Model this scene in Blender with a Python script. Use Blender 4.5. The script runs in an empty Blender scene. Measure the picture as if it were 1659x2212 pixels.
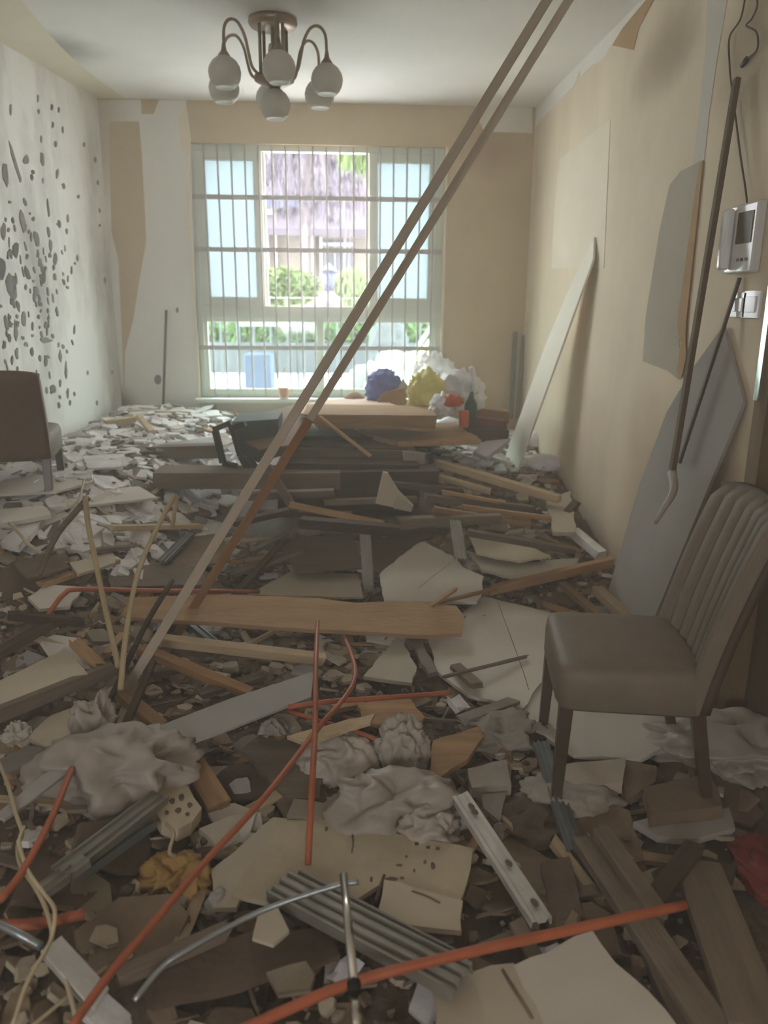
import bpy, bmesh, math, random
from mathutils import Vector, Matrix, noise
random.seed(7)
S = bpy.context.scene
COL = S.collection
# ------------------------------------------------------------------ camera
FPX = 1652.0
CAM = Vector((0, 0, 1.5))
TH, YAW, RHO = math.radians(15.11), math.radians(3.13), 0.0075
F = Vector((math.sin(YAW)*math.cos(TH), math.cos(YAW)*math.cos(TH), -math.sin(TH)))
R0 = F.cross(Vector((0, 0, 1))).normalized(); U0 = R0.cross(F)
R = R0*math.cos(RHO) + U0*math.sin(RHO); U = -R0*math.sin(RHO) + U0*math.cos(RHO)
cd = bpy.data.cameras.new('camera'); cam = bpy.data.objects.new('camera', cd); COL.objects.link(cam)
cam.matrix_world = Matrix(((R.x, U.x, -F.x, CAM.x), (R.y, U.y, -F.y, CAM.y), (R.z, U.z, -F.z, CAM.z), (0, 0, 0, 1)))
cd.sensor_fit = 'HORIZONTAL'; cd.sensor_width = 36; cd.lens = FPX/1659*36; cd.clip_end = 200; cd.clip_start = 0.02
cd.dof.use_dof = True; cd.dof.focus_distance = 2.7; cd.dof.aperture_fstop = 3.2
S.camera = cam
# ------------------------------------------------------------------ sky and daylight
SKY, EXPO = 8.5, 1.36
w = bpy.data.worlds.new('sky'); S.world = w; w.use_nodes = True
wn = w.node_tree.nodes; wn['Background'].inputs[0].default_value = (0.97, 0.98, 1.0, 1); wn['Background'].inputs[1].default_value = SKY
S.view_settings.view_transform = 'Standard'; S.view_settings.look = 'None'
S.view_settings.exposure = EXPO; S.view_settings.gamma = 1; S.view_settings.use_curve_mapping = False
S.cycles.max_bounces = 10; S.cycles.diffuse_bounces = 6; S.cycles.transparent_max_bounces = 16
S.cycles.sample_clamp_indirect = 6; S.cycles.use_denoising = True; S.cycles.caustics_refractive = False; S.cycles.caustics_reflective = False
D = 6.25; XR = 1.46; ZC = 2.94; YF = -2.6
def XL(y): return -1.77 - 0.14*(D - y)
WL, WR, WT, WS = -1.14, 0.785, 2.655, 0.775
def portal(loc, rot, sx, sy):
    l = bpy.data.lights.new('daylight_portal', 'AREA'); l.shape = 'RECTANGLE'; l.size = sx; l.size_y = sy
    l.cycles.is_portal = True
    o = bpy.data.objects.new('daylight_portal', l); o.location = loc; o.rotation_euler = rot; COL.objects.link(o)
portal(((WL+WR)/2, D+0.19, (WT+WS)/2), (math.radians(-90), 0, 0), WR-WL, WT-WS)
portal((-0.8, YF-0.1, 1.6), (math.radians(90), 0, 0), .8, 1.2)  # portal of the unseen opening added behind the camera for fill light

# ------------------------------------------------------------------ pixel to place
def ray(px, py): return (F*FPX + R*(px-829.5) - U*(py-1106)).normalized()
def on_plane(px, py, p0, n):
    d = ray(px, py); return CAM + d*((Vector(p0)-CAM).dot(n)/d.dot(n))
def onY(px, py, y): return on_plane(px, py, (0, y, 0), Vector((0, 1, 0)))
def onX(px, py, x=XR): return on_plane(px, py, (x, 0, 0), Vector((1, 0, 0)))
def onZ(px, py, z): return on_plane(px, py, (0, 0, z), Vector((0, 0, 1)))
def ss(a, b, t):
    t = min(1, max(0, (t-a)/(b-a))); return t*t*(3-2*t)
def T(x, y):                                     # height of the rubble
    z = 0.03
    z += 0.55*ss(3.2, 5.9, y)*(1-0.35*ss(0.6, 1.3, x))
    z += 0.42*ss(-0.5, -1.4, x)*ss(1.9, 3.6, y)*(1-0.75*ss(3.8, 5.6, y))
    z += 0.10*ss(-0.2, -0.9, x)*(1-ss(1.6, 3.2, y))
    z += 0.10*ss(0.7, 1.4, x)*ss(2.6, 3.4, y)
    z += 0.035*noise.noise(Vector((x*2.3, y*2.3, 0.3))) + 0.02*noise.noise(Vector((x*7, y*7, 4)))
    return max(z, 0.01)
def G(px, py, off=0.0):                          # where a line of sight meets the rubble
    d = ray(px, py); t = 1.0
    for i in range(900):
        p = CAM + d*t
        if p.z <= T(p.x, p.y) + off or p.y > D-0.05: return p
        t += 0.01
    return p

# ------------------------------------------------------------------ materials
def lin(c):
    return tuple(((v/255)/12.92 if v/255 <= 0.04045 else ((v/255+0.055)/1.055)**2.4) for v in c)
MATS = {}
def M(key, rgb, rough=0.85, var=0.18, scale=9, bump=0.25, metal=0, stretch=(1, 1, 1), rnd=0.12, alt=None, altamt=0.5, spec=0.3, sheen=0):
    m = bpy.data.materials.new(key); m.use_nodes = True; MATS[key] = m
    n = m.node_tree.nodes; l = m.node_tree.links; b = n['Principled BSDF']
    b.inputs['Roughness'].default_value = rough; b.inputs['Metallic'].default_value = metal
    b.inputs['Specular IOR Level'].default_value = spec
    tc = n.new('ShaderNodeTexCoord'); mp = n.new('ShaderNodeMapping'); mp.inputs['Scale'].default_value = stretch
    l.new(tc.outputs['Object'], mp.inputs['Vector'])
    n1 = n.new('ShaderNodeTexNoise'); n1.inputs['Scale'].default_value = scale; n1.inputs['Detail'].default_value = 8; n1.inputs['Roughness'].default_value = 0.62
    l.new(mp.outputs[0], n1.inputs['Vector'])
    c = lin(rgb); a = lin(alt) if alt else tuple(v*(1-1.6*var) for v in c)
    r = n.new('ShaderNodeValToRGB'); r.color_ramp.elements[0].position = 0.28; r.color_ramp.elements[1].position = 0.72 if not alt else 0.28+0.5*(1-altamt)+0.12
    r.color_ramp.elements[0].color = (*a, 1); r.color_ramp.elements[1].color = (*[min(1, v*(1+var*0.6)) for v in c], 1)
    l.new(n1.outputs['Fac'], r.inputs[0])
    oi = n.new('ShaderNodeObjectInfo'); mr = n.new('ShaderNodeMapRange'); mr.inputs[3].default_value = 1-rnd*1.6; mr.inputs[4].default_value = 1+rnd
    l.new(oi.outputs['Random'], mr.inputs[0])
    mx = n.new('ShaderNodeHueSaturation'); l.new(r.outputs[0], mx.inputs['Color']); l.new(mr.outputs[0], mx.inputs['Value'])
    l.new(mx.outputs[0], b.inputs['Base Color'])
    if bump:
        n2 = n.new('ShaderNodeTexNoise'); n2.inputs['Scale'].default_value = scale*6; n2.inputs['Detail'].default_value = 5
        l.new(mp.outputs[0], n2.inputs['Vector'])
        bp = n.new('ShaderNodeBump'); bp.inputs['Strength'].default_value = bump; bp.inputs['Distance'].default_value = 0.01
        l.new(n2.outputs['Fac'], bp.inputs['Height']); l.new(bp.outputs[0], b.inputs['Normal'])
    return m
M('ceiling', (232, 228, 222), scale=0.9, var=0.07, bump=0.1, rnd=0)
M('wall_tan', (198, 177, 144), scale=2.0, var=0.06, bump=0.15, rnd=0)
M('wall_beige', (222, 206, 180), scale=2.4, var=0.10, bump=0.2, rnd=0, stretch=(1, 1, .45))
M('wall_pale', (228, 216, 194), scale=3, var=0.05, rnd=0)
M('plaster_white', (226, 222, 214), scale=3, var=0.04, bump=0.15, rnd=0)
M('plaster_grey', (176, 168, 150), scale=3, var=0.08, rnd=0)
M('tan_dark', (178, 146, 106), scale=3, var=0.08, rnd=0)
M('board_white', (236, 230, 214), scale=3, var=.04, rnd=0)
M('strip_white', (204, 198, 188), scale=3, var=.05, rnd=0)
M('plank_tan', (176, 146, 112), scale=3, var=.14, bump=.3, stretch=(1, 5, 5), rnd=0)
M('door_frame', (126, 104, 76), rough=.5, scale=3, var=.15, stretch=(6, 6, .6), rnd=0)
M('old_lime', (222, 214, 190), scale=2, var=0.08, rnd=0)
M('spot', (124, 120, 114), scale=12, var=0.2, rnd=0.2)
M('dust', (118, 102, 84), scale=6, var=0.30, bump=0.9, alt=(80, 68, 56), altamt=.5)
_m = MATS['dust']; _n = _m.node_tree.nodes; _l = _m.node_tree.links; _b = _n['Principled BSDF']
_src = _b.inputs['Base Color'].links[0].from_socket
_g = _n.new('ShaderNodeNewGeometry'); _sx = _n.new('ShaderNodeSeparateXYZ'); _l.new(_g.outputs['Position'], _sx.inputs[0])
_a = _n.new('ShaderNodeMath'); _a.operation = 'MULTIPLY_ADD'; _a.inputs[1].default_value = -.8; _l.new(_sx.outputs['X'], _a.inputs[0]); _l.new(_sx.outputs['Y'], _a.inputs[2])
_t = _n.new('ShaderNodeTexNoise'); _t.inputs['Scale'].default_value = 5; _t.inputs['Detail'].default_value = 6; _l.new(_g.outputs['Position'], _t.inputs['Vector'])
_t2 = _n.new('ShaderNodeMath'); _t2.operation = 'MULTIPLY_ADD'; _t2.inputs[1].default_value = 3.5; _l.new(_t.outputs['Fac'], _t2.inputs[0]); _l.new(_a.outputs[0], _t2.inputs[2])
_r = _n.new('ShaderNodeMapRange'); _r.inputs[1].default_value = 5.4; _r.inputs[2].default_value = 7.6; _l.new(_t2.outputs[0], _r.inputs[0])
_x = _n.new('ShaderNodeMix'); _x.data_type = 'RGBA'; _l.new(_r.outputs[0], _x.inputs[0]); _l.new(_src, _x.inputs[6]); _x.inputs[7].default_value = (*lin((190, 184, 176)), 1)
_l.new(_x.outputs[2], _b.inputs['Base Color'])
M('grit', (134, 122, 104), scale=20, var=0.3, rnd=0.3)
M('chunk_cream', (168, 156, 134), scale=7, var=0.16, bump=0.5, rnd=0.25)
M('chunk_white', (206, 202, 198), scale=7, var=0.2, bump=0.4, rnd=0.3)
M('chunk_grey', (150, 142, 130), scale=7, var=0.18, bump=0.6, rnd=0.3)
M('chunk_brown', (118, 101, 82), scale=7, var=0.2, bump=0.5, rnd=0.35)
M('sheet_cream', (190, 178, 156), scale=2.2, var=0.10, bump=0.2, rnd=0.08)
M('sheet_pale', (206, 198, 184), scale=2.2, var=0.08, bump=0.2, rnd=0.06)
M('sheet_spotted', (184, 170, 144), scale=6, var=0.14, bump=0.25, rnd=0.06)
M('sheet_blue', (164, 160, 154), scale=2, var=0.08, bump=0.1, rnd=0.0)
M('wood_tan', (170, 136, 98), scale=3.5, var=0.22, bump=0.3, stretch=(1, 9, 9), rnd=0.2)
M('wood_orange', (152, 116, 80), scale=3.5, var=0.22, bump=0.3, stretch=(1, 9, 9), rnd=0.15)
M('wood_pale', (190, 168, 134), scale=3.5, var=0.18, bump=0.3, stretch=(1, 9, 9), rnd=0.15)
M('wood_grey', (124, 110, 94), scale=3.5, var=0.22, bump=0.3, stretch=(1, 9, 9), rnd=0.2)
M('wood_dark', (84, 70, 56), scale=3.5, var=0.25, bump=0.3, stretch=(1, 9, 9), rnd=0.2)
M('wood_pink', (206, 180, 160), scale=3, var=0.1, stretch=(1, 4, 4), rnd=0.05)
M('metal_stud', (140, 136, 124), rough=0.5, metal=0.4, scale=6, var=0.2, bump=0.1, rnd=0.1, spec=0.5)
M('metal_white', (196, 192, 184), rough=0.5, metal=0.25, scale=8, var=0.16, bump=0.2, rnd=0.05)
M('metal_blue', (126, 132, 130), rough=0.4, metal=0.5, scale=8, var=0.15, bump=0.1)
M('chrome', (214, 212, 204), rough=0.16, metal=1, scale=3, var=0.05, bump=0, spec=0.5)
M('alu', (160, 164, 164), rough=0.35, metal=0.7, scale=10, var=0.15, bump=0.1)
M('orange', (176, 98, 66), rough=0.5, scale=6, var=0.16, bump=0.05, rnd=0.08)
M('batten', (188, 174, 154), rough=0.6, scale=5, var=0.1, bump=0.1, stretch=(1, 8, 8))
M('batten_wood', (168, 124, 86), rough=0.7, scale=4, var=0.15, bump=0.2, stretch=(1, 8, 8))
M('rust', (112, 96, 76), rough=0.7, scale=9, var=0.15, metal=0.2)
M('leather', (122, 110, 96), rough=0.55, scale=14, var=0.08, bump=0.15, rnd=0)
M('leather_dark', (78, 66, 52), rough=0.6, scale=14, var=0.08, bump=0.15, rnd=0)
M('leather_brown', (104, 84, 66), rough=0.6, scale=14, var=0.08, bump=0.1, rnd=0)
M('leg', (76, 62, 48), rough=0.35, scale=8, var=0.12, bump=0.05, rnd=0, spec=.5)
M('brass', (150, 128, 104), rough=0.35, metal=0.6, scale=8, var=0.1, bump=0)
M('globe', (196, 190, 180), rough=0.5, scale=3, var=0.03, bump=0, rnd=0)
M('pvc', (214, 218, 204), rough=0.4, scale=3, var=0.04, bump=0, rnd=0)
M('bar_paint', (184, 176, 174), rough=0.5, scale=8, var=0.06, bump=0, rnd=0)
M('switch', (226, 226, 224), rough=0.25, scale=3, var=0.02, bump=0, spec=.6)
M('rubber', (24, 23, 22), rough=0.7, scale=8, var=0.1)
M('door_dark', (92, 78, 56), rough=0.45, scale=3, var=0.2, stretch=(6, 6, .6), rnd=0)
M('cable', (186, 170, 138), rough=0.6, scale=8, var=0.1, bump=0)
M('cane', (184, 164, 126), rough=0.6, scale=8, var=0.12, bump=0.1)
M('cable_dark', (90, 78, 64), rough=0.6, scale=8, var=0.1, bump=0)
M('black_frame', (52, 50, 48), rough=0.6, scale=8, var=0.15)
M('dark_teal', (62, 72, 68), rough=0.7, scale=8, var=0.15)
M('dark_cloth', (96, 84, 78), rough=0.9, scale=8, var=0.2)
M('yellow', (214, 204, 120), rough=0.5, scale=5, var=0.15, bump=0.2)
M('mustard', (176, 140, 80), rough=0.6, scale=7, var=0.25, bump=0.3)
M('bag_white', (232, 230, 230), rough=0.4, scale=5, var=0.07, bump=0.2)
M('bag_dusty', (176, 166, 154), rough=0.45, scale=5, var=0.12, bump=0.3)
M('bag_blue', (104, 112, 176), rough=0.5, scale=5, var=0.12)
M('paper', (222, 218, 224), rough=0.8, scale=5, var=0.08, rnd=0.15)
M('foam', (214, 206, 214), rough=0.8, scale=5, var=0.05)
M('red', (120, 52, 46), rough=0.5, scale=5, var=0.12, rnd=0.1)
M('orange_bright', (208, 100, 60), rough=0.45, scale=5, var=0.1)
M('juice', (240, 150, 84), rough=0.3, scale=3, var=0.05)
M('green', (50, 92, 66), rough=0.35, scale=5, var=0.12)
M('cardboard', (160, 126, 92), rough=0.85, scale=4, var=0.1)
M('brown_tarp', (134, 108, 86), rough=0.8, scale=5, var=0.15)
# outdoors
M('out_wall', (90, 84, 76), scale=1, var=0.06, rnd=0); M('out_white', (128, 128, 126), scale=2, var=0.05)
M('out_roof', (60, 55, 62), scale=4, var=0.12); M('out_ground', (226, 228, 230), scale=1, var=0.06, rnd=0)
M('out_dark', (66, 68, 72), scale=2, var=0.1); M('leaf', (80, 98, 50), scale=3, var=0.3, rnd=0.1, alt=(56, 74, 40)); M('leaf_light', (98, 114, 76), scale=3, var=0.3)
M('leaf_grey', (66, 61, 70), scale=3, var=0.2); M('bark', (92, 84, 84), scale=6, var=0.2); M('lamp_metal', (66, 68, 80), rough=.5, scale=4, var=.1)
M('stone_grey', (86, 84, 88), scale=5, var=.1); M('out_blue', (72, 78, 102), scale=2, var=.1)
def glassy(key, rgb, alpha_mix, rough, translucent=False):
    m = bpy.data.materials.new(key); m.use_nodes = True; MATS[key] = m
    n = m.node_tree.nodes; l = m.node_tree.links; n.remove(n['Principled BSDF']); out = n['Material Output']
    mx = n.new('ShaderNodeMixShader'); mx.inputs[0].default_value = alpha_mix
    tr = n.new('ShaderNodeBsdfTransparent'); tr.inputs[0].default_value = (*lin(rgb), 1)
    if translucent:
        g = n.new('ShaderNodeMixShader'); g.inputs[0].default_value = 0.15
        t = n.new('ShaderNodeBsdfTranslucent'); t.inputs[0].default_value = (*lin(rgb), 1)
        d = n.new('ShaderNodeBsdfDiffuse'); d.inputs[0].default_value = (*lin(rgb), 1)
        l.new(t.outputs[0], g.inputs[1]); l.new(d.outputs[0], g.inputs[2])
    else:
        g = n.new('ShaderNodeBsdfGlossy'); g.inputs['Roughness'].default_value = rough
    l.new(tr.outputs[0], mx.inputs[1]); l.new(g.outputs[0], mx.inputs[2]); l.new(mx.outputs[0], out.inputs[0])
glassy('glass', (226, 240, 236), 0.06, 0.05)
glassy('frosted', (150, 160, 162), 0.97, 0.3, True)
glassy('film', (235, 232, 230), 0.55, 0.3, True)
glassy('cup', (240, 240, 240), 0.35, 0.2, True)

def smudge(key, center, radius, col, amt, squash=(1, 1, 1)):
    """a soft sooty stain of the surface itself, at one place of the room"""
    m = MATS[key]; n = m.node_tree.nodes; l = m.node_tree.links; b = n['Principled BSDF']; src = b.inputs['Base Color'].links[0].from_socket
    g = n.new('ShaderNodeNewGeometry'); no = n.new('ShaderNodeTexNoise'); no.inputs['Scale'].default_value = 2.5; no.inputs['Detail'].default_value = 4; l.new(g.outputs['Position'], no.inputs['Vector'])
    mp = n.new('ShaderNodeMapping'); mp.inputs['Location'].default_value = tuple(-c*s_/radius for c, s_ in zip(center, squash)); mp.inputs['Scale'].default_value = tuple(s_/radius for s_ in squash); l.new(g.outputs['Position'], mp.inputs[0])
    ln = n.new('ShaderNodeVectorMath'); ln.operation = 'LENGTH'; l.new(mp.outputs[0], ln.inputs[0])
    ad = n.new('ShaderNodeMath'); ad.operation = 'MULTIPLY_ADD'; ad.inputs[1].default_value = -.8; l.new(no.outputs['Fac'], ad.inputs[0]); l.new(ln.outputs['Value'], ad.inputs[2])
    mr = n.new('ShaderNodeMapRange'); mr.interpolation_type = 'SMOOTHSTEP'; mr.inputs[1].default_value = .6; mr.inputs[2].default_value = -.3; mr.inputs[3].default_value = 0; mr.inputs[4].default_value = amt; l.new(ad.outputs[0], mr.inputs[0])
    x = n.new('ShaderNodeMix'); x.data_type = 'RGBA'; l.new(mr.outputs[0], x.inputs[0]); l.new(src, x.inputs[6]); x.inputs[7].default_value = (*lin(col), 1); l.new(x.outputs[2], b.inputs['Base Color'])
M('wall_glue', (230, 227, 221), scale=2.2, var=.03, bump=.2, rnd=0, stretch=(1, 1, .38), alt=(172, 168, 162), altamt=.75)
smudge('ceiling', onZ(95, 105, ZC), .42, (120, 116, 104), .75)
smudge('ceiling', onZ(640, -20, ZC), .5, (150, 142, 130), .5)
smudge('wall_beige', onX(1455, 60), .34, (140, 122, 98), .45, (1, 1, 1.3)); smudge('wall_beige', onX(1430, 130), .34, (148, 128, 104), .6, (1, .7, 1.6)); smudge('wall_beige', onX(1640, 60), .4, (140, 122, 98), .6)
smudge('wall_tan', onY(1060, 320, D), .3, (160, 134, 104), .7); smudge('wall_beige', onX(1400, 1000), .5, (176, 150, 118), .6)
smudge('plaster_white', onY(262, 880, D), .22, (120, 104, 90), .8); smudge('plaster_white', onY(225, 300, D), .35, (188, 170, 146), .7, (1.5, 1, .7))
# ------------------------------------------------------------------ builders
def tag(o, label=None, cat=None, group=None, kind=None):
    for k, v in (('label', label), ('category', cat), ('group', group), ('kind', kind)):
        if v: o[k] = v
    return o
def add(name, verts, faces, mat, parent=None, smooth=False, origin=True, bevel=0):
    me = bpy.data.meshes.new(name)
    off = Vector((0, 0, 0))
    if origin:
        xs = [v[0] for v in verts]; ys = [v[1] for v in verts]; zs = [v[2] for v in verts]
        off = Vector(((min(xs)+max(xs))/2, (min(ys)+max(ys))/2, min(zs)))
    me.from_pydata([tuple(Vector(v)-off) for v in verts], [], faces)
    me.materials.append(MATS[mat]); me.update()
    bm = bmesh.new(); bm.from_mesh(me); bmesh.ops.recalc_face_normals(bm, faces=bm.faces); bm.to_mesh(me); bm.free()
    if smooth:
        for p in me.polygons: p.use_smooth = True
    o = bpy.data.objects.new(name, me); o.location = off; COL.objects.link(o)
    if parent is not None:
        o.parent = parent
        o.location = off - (parent.matrix_basis.translation if origin else Vector((0, 0, 0)))
        if not origin: o.location = -parent.matrix_basis.translation*0
    if bevel:
        md = o.modifiers.new('bevel', 'BEVEL'); md.width = bevel; md.segments = 2; md.limit_method = 'ANGLE'
    return o
def empty(name, loc, label, cat, group=None, rz=0, kind=None):
    o = bpy.data.objects.new(name, None); o.location = loc; o.rotation_euler = (0, 0, rz); COL.objects.link(o)
    return tag(o, label, cat, group, kind)
BOXF = [(0, 1, 3, 2), (4, 6, 7, 5), (0, 4, 5, 1), (2, 3, 7, 6), (0, 2, 6, 4), (1, 5, 7, 3)]
def boxv(x0, x1, y0, y1, z0, z1): return [(x, y, z) for x in (x0, x1) for y in (y0, y1) for z in (z0, z1)]
def box(name, x0, x1, y0, y1, z0, z1, mat, parent=None, bevel=0):
    return add(name, boxv(x0, x1, y0, y1, z0, z1), BOXF, mat, parent, bevel=bevel)
class MB:
    def __init__(s): s.v = []; s.f = []
    def put(s, v, f):
        k = len(s.v); s.v += [tuple(a) for a in v]; s.f += [tuple(i+k for i in q) for q in f]
    def box(s, *a): s.put(boxv(*a), BOXF)
def catmull(pts, n=6):
    pts = [Vector(p) for p in pts]
    if len(pts) < 3: return pts
    P = [2*pts[0]-pts[1]] + pts + [2*pts[-1]-pts[-2]]; out = []
    for i in range(1, len(P)-2):
        for k in range(n):
            t = k/n; a, b, c, d = P[i-1:i+3]
            out.append(0.5*((2*b)+(c-a)*t+(2*a-5*b+4*c-d)*t*t+(3*b-a-3*c+d)*t**3))
    out.append(pts[-1]); return out
def tube_geo(pts, r, sides=8, smoothn=6, radii=None):
    P = catmull(pts, smoothn) if smoothn else [Vector(p) for p in pts]
    V = []; Fs = []; up = Vector((0, 0, 1))
    t0 = (P[1]-P[0]).normalized(); a = t0.cross(up if abs(t0.z) < .95 else Vector((1, 0, 0))).normalized()
    for i, p in enumerate(P):
        t = (P[min(i+1, len(P)-1)]-P[max(i-1, 0)]).normalized()
        a = (a - t*a.dot(t)).normalized(); b = t.cross(a)
        rr = r if radii is None else radii[0]+(radii[1]-radii[0])*i/(len(P)-1)
        for k in range(sides):
            an = 2*math.pi*k/sides; V.append(p + a*math.cos(an)*rr + b*math.sin(an)*rr)
    m = sides
    for i in range(len(P)-1):
        for k in range(m): Fs.append((i*m+k, i*m+(k+1) % m, (i+1)*m+(k+1) % m, (i+1)*m+k))
    Fs.append(tuple(range(m))[::-1]); Fs.append(tuple((len(P)-1)*m+k for k in range(m)))
    return V, Fs
def tube(name, pts, r, mat, parent=None, sides=8, smoothn=6, radii=None):
    V, Fs = tube_geo(pts, r, sides, smoothn, radii); return add(name, V, Fs, mat, parent, smooth=True)
def lathe(name, prof, mat, loc, parent=None, seg=24):
    V = []; Fs = []
    for (r, z) in prof:
        for k in range(seg):
            a = 2*math.pi*k/seg; V.append((loc[0]+r*math.cos(a), loc[1]+r*math.sin(a), loc[2]+z))
    for i in range(len(prof)-1):
        for k in range(seg): Fs.append((i*seg+k, i*seg+(k+1) % seg, (i+1)*seg+(k+1) % seg, (i+1)*seg+k))
    Fs.append(tuple(range(seg))[::-1]); Fs.append(tuple((len(prof)-1)*seg+k for k in range(seg)))
    return add(name, V, Fs, mat, parent, smooth=True)
def oriented(o, p1, p2, roll=0, upv=Vector((0, 0, 1))):
    x = (p2-p1).normalized(); y = upv.cross(x)
    if y.length < 1e-3: y = Vector((0, 1, 0))
    y.normalize(); z = x.cross(y)
    m = Matrix(((x.x, y.x, z.x, 0), (x.y, y.y, z.y, 0), (x.z, y.z, z.z, 0), (0, 0, 0, 1)))
    o.matrix_basis = Matrix.Translation((p1+p2)/2) @ m @ Matrix.Rotation(roll, 4, 'X'); return o
def extr(name, prof, L, mat, closed=True, jag=0, seed=0):
    """profile (y, z) swept along local X, split ends when jag"""
    rnd = random.Random(seed); V = []; Fs = []; n = len(prof); N = 5
    for i in range(N):
        x = -L/2 + L*i/(N-1)
        for (y, z) in prof:
            dx = rnd.uniform(-jag, jag) if i in (0, N-1) else 0
            V.append((x+dx, y+(rnd.uniform(-jag, jag)*.06), z))
    for i in range(N-1):
        for k in range(n): Fs.append((i*n+k, i*n+(k+1) % n, (i+1)*n+(k+1) % n, (i+1)*n+k))
    Fs.append(tuple(range(n))[::-1]); Fs.append(tuple((N-1)*n+k for k in range(n)))
    return add(name, V, Fs, mat, origin=False)
def rectp(w, h, c=0.002): return [(-w/2+c, -h/2), (w/2-c, -h/2), (w/2, -h/2+c), (w/2, h/2-c), (w/2-c, h/2), (-w/2+c, h/2), (-w/2, h/2-c), (-w/2, -h/2+c)]
def studp(w, h, t=0.0035, ribs=3):                # ribbed C channel, open side down
    top = [(-w/2, -h), (-w/2, 0)]
    for i in range(ribs):
        u = -w/2 + w*(i+.5)/ribs; e = w/ribs*.18
        top += [(u-e*1.6, 0), (u-e, -h*.3), (u+e, -h*.3), (u+e*1.6, 0)]
    top += [(w/2, 0), (w/2, -h)]
    inner = [(min(max(y, -w/2+t), w/2-t), (z-t if z > -h*.9 else z)) for (y, z) in top[::-1]]
    return top+inner
def plank(name, p1, p2, w, h, mat, label, cat='plank', roll=0, jag=0.01, group=None, upv=Vector((0, 0, 1)), prof=None):
    p1, p2 = Vector(p1), Vector(p2)
    o = extr(name, prof or rectp(w, h), (p2-p1).length, mat, jag=jag, seed=len(label))
    oriented(o, p1, p2, roll, upv); return tag(o, label, cat, group)
def gplank(name, a, b, w, h, mat, label, off=0.03, off2=None, **k):
    off2 = off if off2 is None else off2
    return plank(name, G(*a, off), G(*b, off2), w, h, mat, label, **k)
def jagged(pts, step, amp, rnd):
    out = []
    for i in range(len(pts)):
        a, b = Vector(pts[i]), Vector(pts[(i+1) % len(pts)]); n = max(1, int((b-a).length/step))
        for k in range(n):
            p = a.lerp(b, k/n)
            if k: p = p + Vector((rnd.uniform(-amp, amp), rnd.uniform(-amp, amp), 0))
            out.append(p)
    return out
def fitplane(P):
    c = sum(P, Vector())/len(P); sxx = sxy = syy = sxz = syz = 0
    for p in P:
        d = p-c; sxx += d.x*d.x; sxy += d.x*d.y; syy += d.y*d.y; sxz += d.x*d.z; syz += d.y*d.z
    det = sxx*syy-sxy*sxy
    if abs(det) < 1e-6: return c, Vector((0, 0, 1))
    a = (sxz*syy-syz*sxy)/det; b = (syz*sxx-sxz*sxy)/det
    return c, Vector((-a, -b, 1)).normalized()
def sheet_world(name, pts, n, th, mat, label, cat, amp=0.006, step=0.06, parent=None, seed=1, group=None):
    rnd = random.Random(seed+len(pts)); Q = jagged(pts, step, amp, rnd) if amp else [Vector(p) for p in pts]
    c = sum((Vector(p) for p in pts), Vector())/len(pts)
    Q = [q - n*((q-c).dot(n)) if amp else q for q in Q]
    m = len(Q); V = Q + [q - n*th for q in Q]
    Fs = [tuple(range(m)), tuple(range(2*m-1, m-1, -1))] + [(i, i+m, (i+1) % m+m, (i+1) % m) for i in range(m)]
    o = add(name, V, Fs, mat, parent)
    if parent is None: tag(o, label, cat, group)
    return o
PLN = {}
def slab(name, px, mat, label, cat='board', off=0.06, th=0.014, z=None, tilt=None, amp=0.006, **k):
    """flat piece whose outline lies on the rubble (or at height z, tilt = extra slope (dz/dx, dz/dy))"""
    if z is None:
        c, n = fitplane([G(x, y, off) for x, y in px])
        n = (n + Vector((0, 0, 1.2))).normalized()
    else:
        cx = sum(p[0] for p in px)/len(px); cy = sum(p[1] for p in px)/len(px)
        c = onZ(cx, cy, z); n = Vector((0, 0, 1))
    if tilt: n = Vector((n.x-tilt[0], n.y-tilt[1], n.z)).normalized()
    P = [on_plane(x, y, c, n) for x, y in px]
    o = sheet_world(name, P, n, th, mat, label, cat, amp=amp, **k); PLN[label] = (o, c, n); return o
def crumple(name, loc, size, mat, label, cat, seed=1, sub=4, amp=0.35, parent=None, freq=2.2, flat=True, rz=0):
    bm = bmesh.new(); bmesh.ops.create_icosphere(bm, subdivisions=sub, radius=1)
    off = Vector((seed*7.1, seed*3.3, seed*1.7))
    for v in bm.verts:
        d = v.co.normalized()
        q = d*freq*.62+off; q = q + .35*Vector((noise.noise(q*1.3), noise.noise(q*1.3+Vector((5, 1, 2))), noise.noise(q*1.3+Vector((2, 7, 3)))))
        r = 1 + amp*(abs(noise.noise(q))*-2.2+0.5) + amp*.30*(abs(noise.noise(q*2.3))*-2+.4) + amp*.12*noise.noise(q*5)
        v.co = d*r
        if flat and v.co.z < -0.45: v.co.z = -0.45+(v.co.z+0.45)*0.15
    V = [(v.co.x*size[0]/2, v.co.y*size[1]/2, (v.co.z+.5)*size[2]/1.5) for v in bm.verts]
    if rz: V = [(x*math.cos(rz)-y*math.sin(rz), x*math.sin(rz)+y*math.cos(rz), z) for x, y, z in V]
    V = [(x+loc[0], y+loc[1], z+loc[2]) for x, y, z in V]
    bm.verts.index_update(); Fs = [tuple(v.index for v in f.verts) for f in bm.faces]; bm.free()
    o = add(name, V, Fs, mat, parent, smooth=True)
    return o if parent else tag(o, label, cat)

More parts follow.
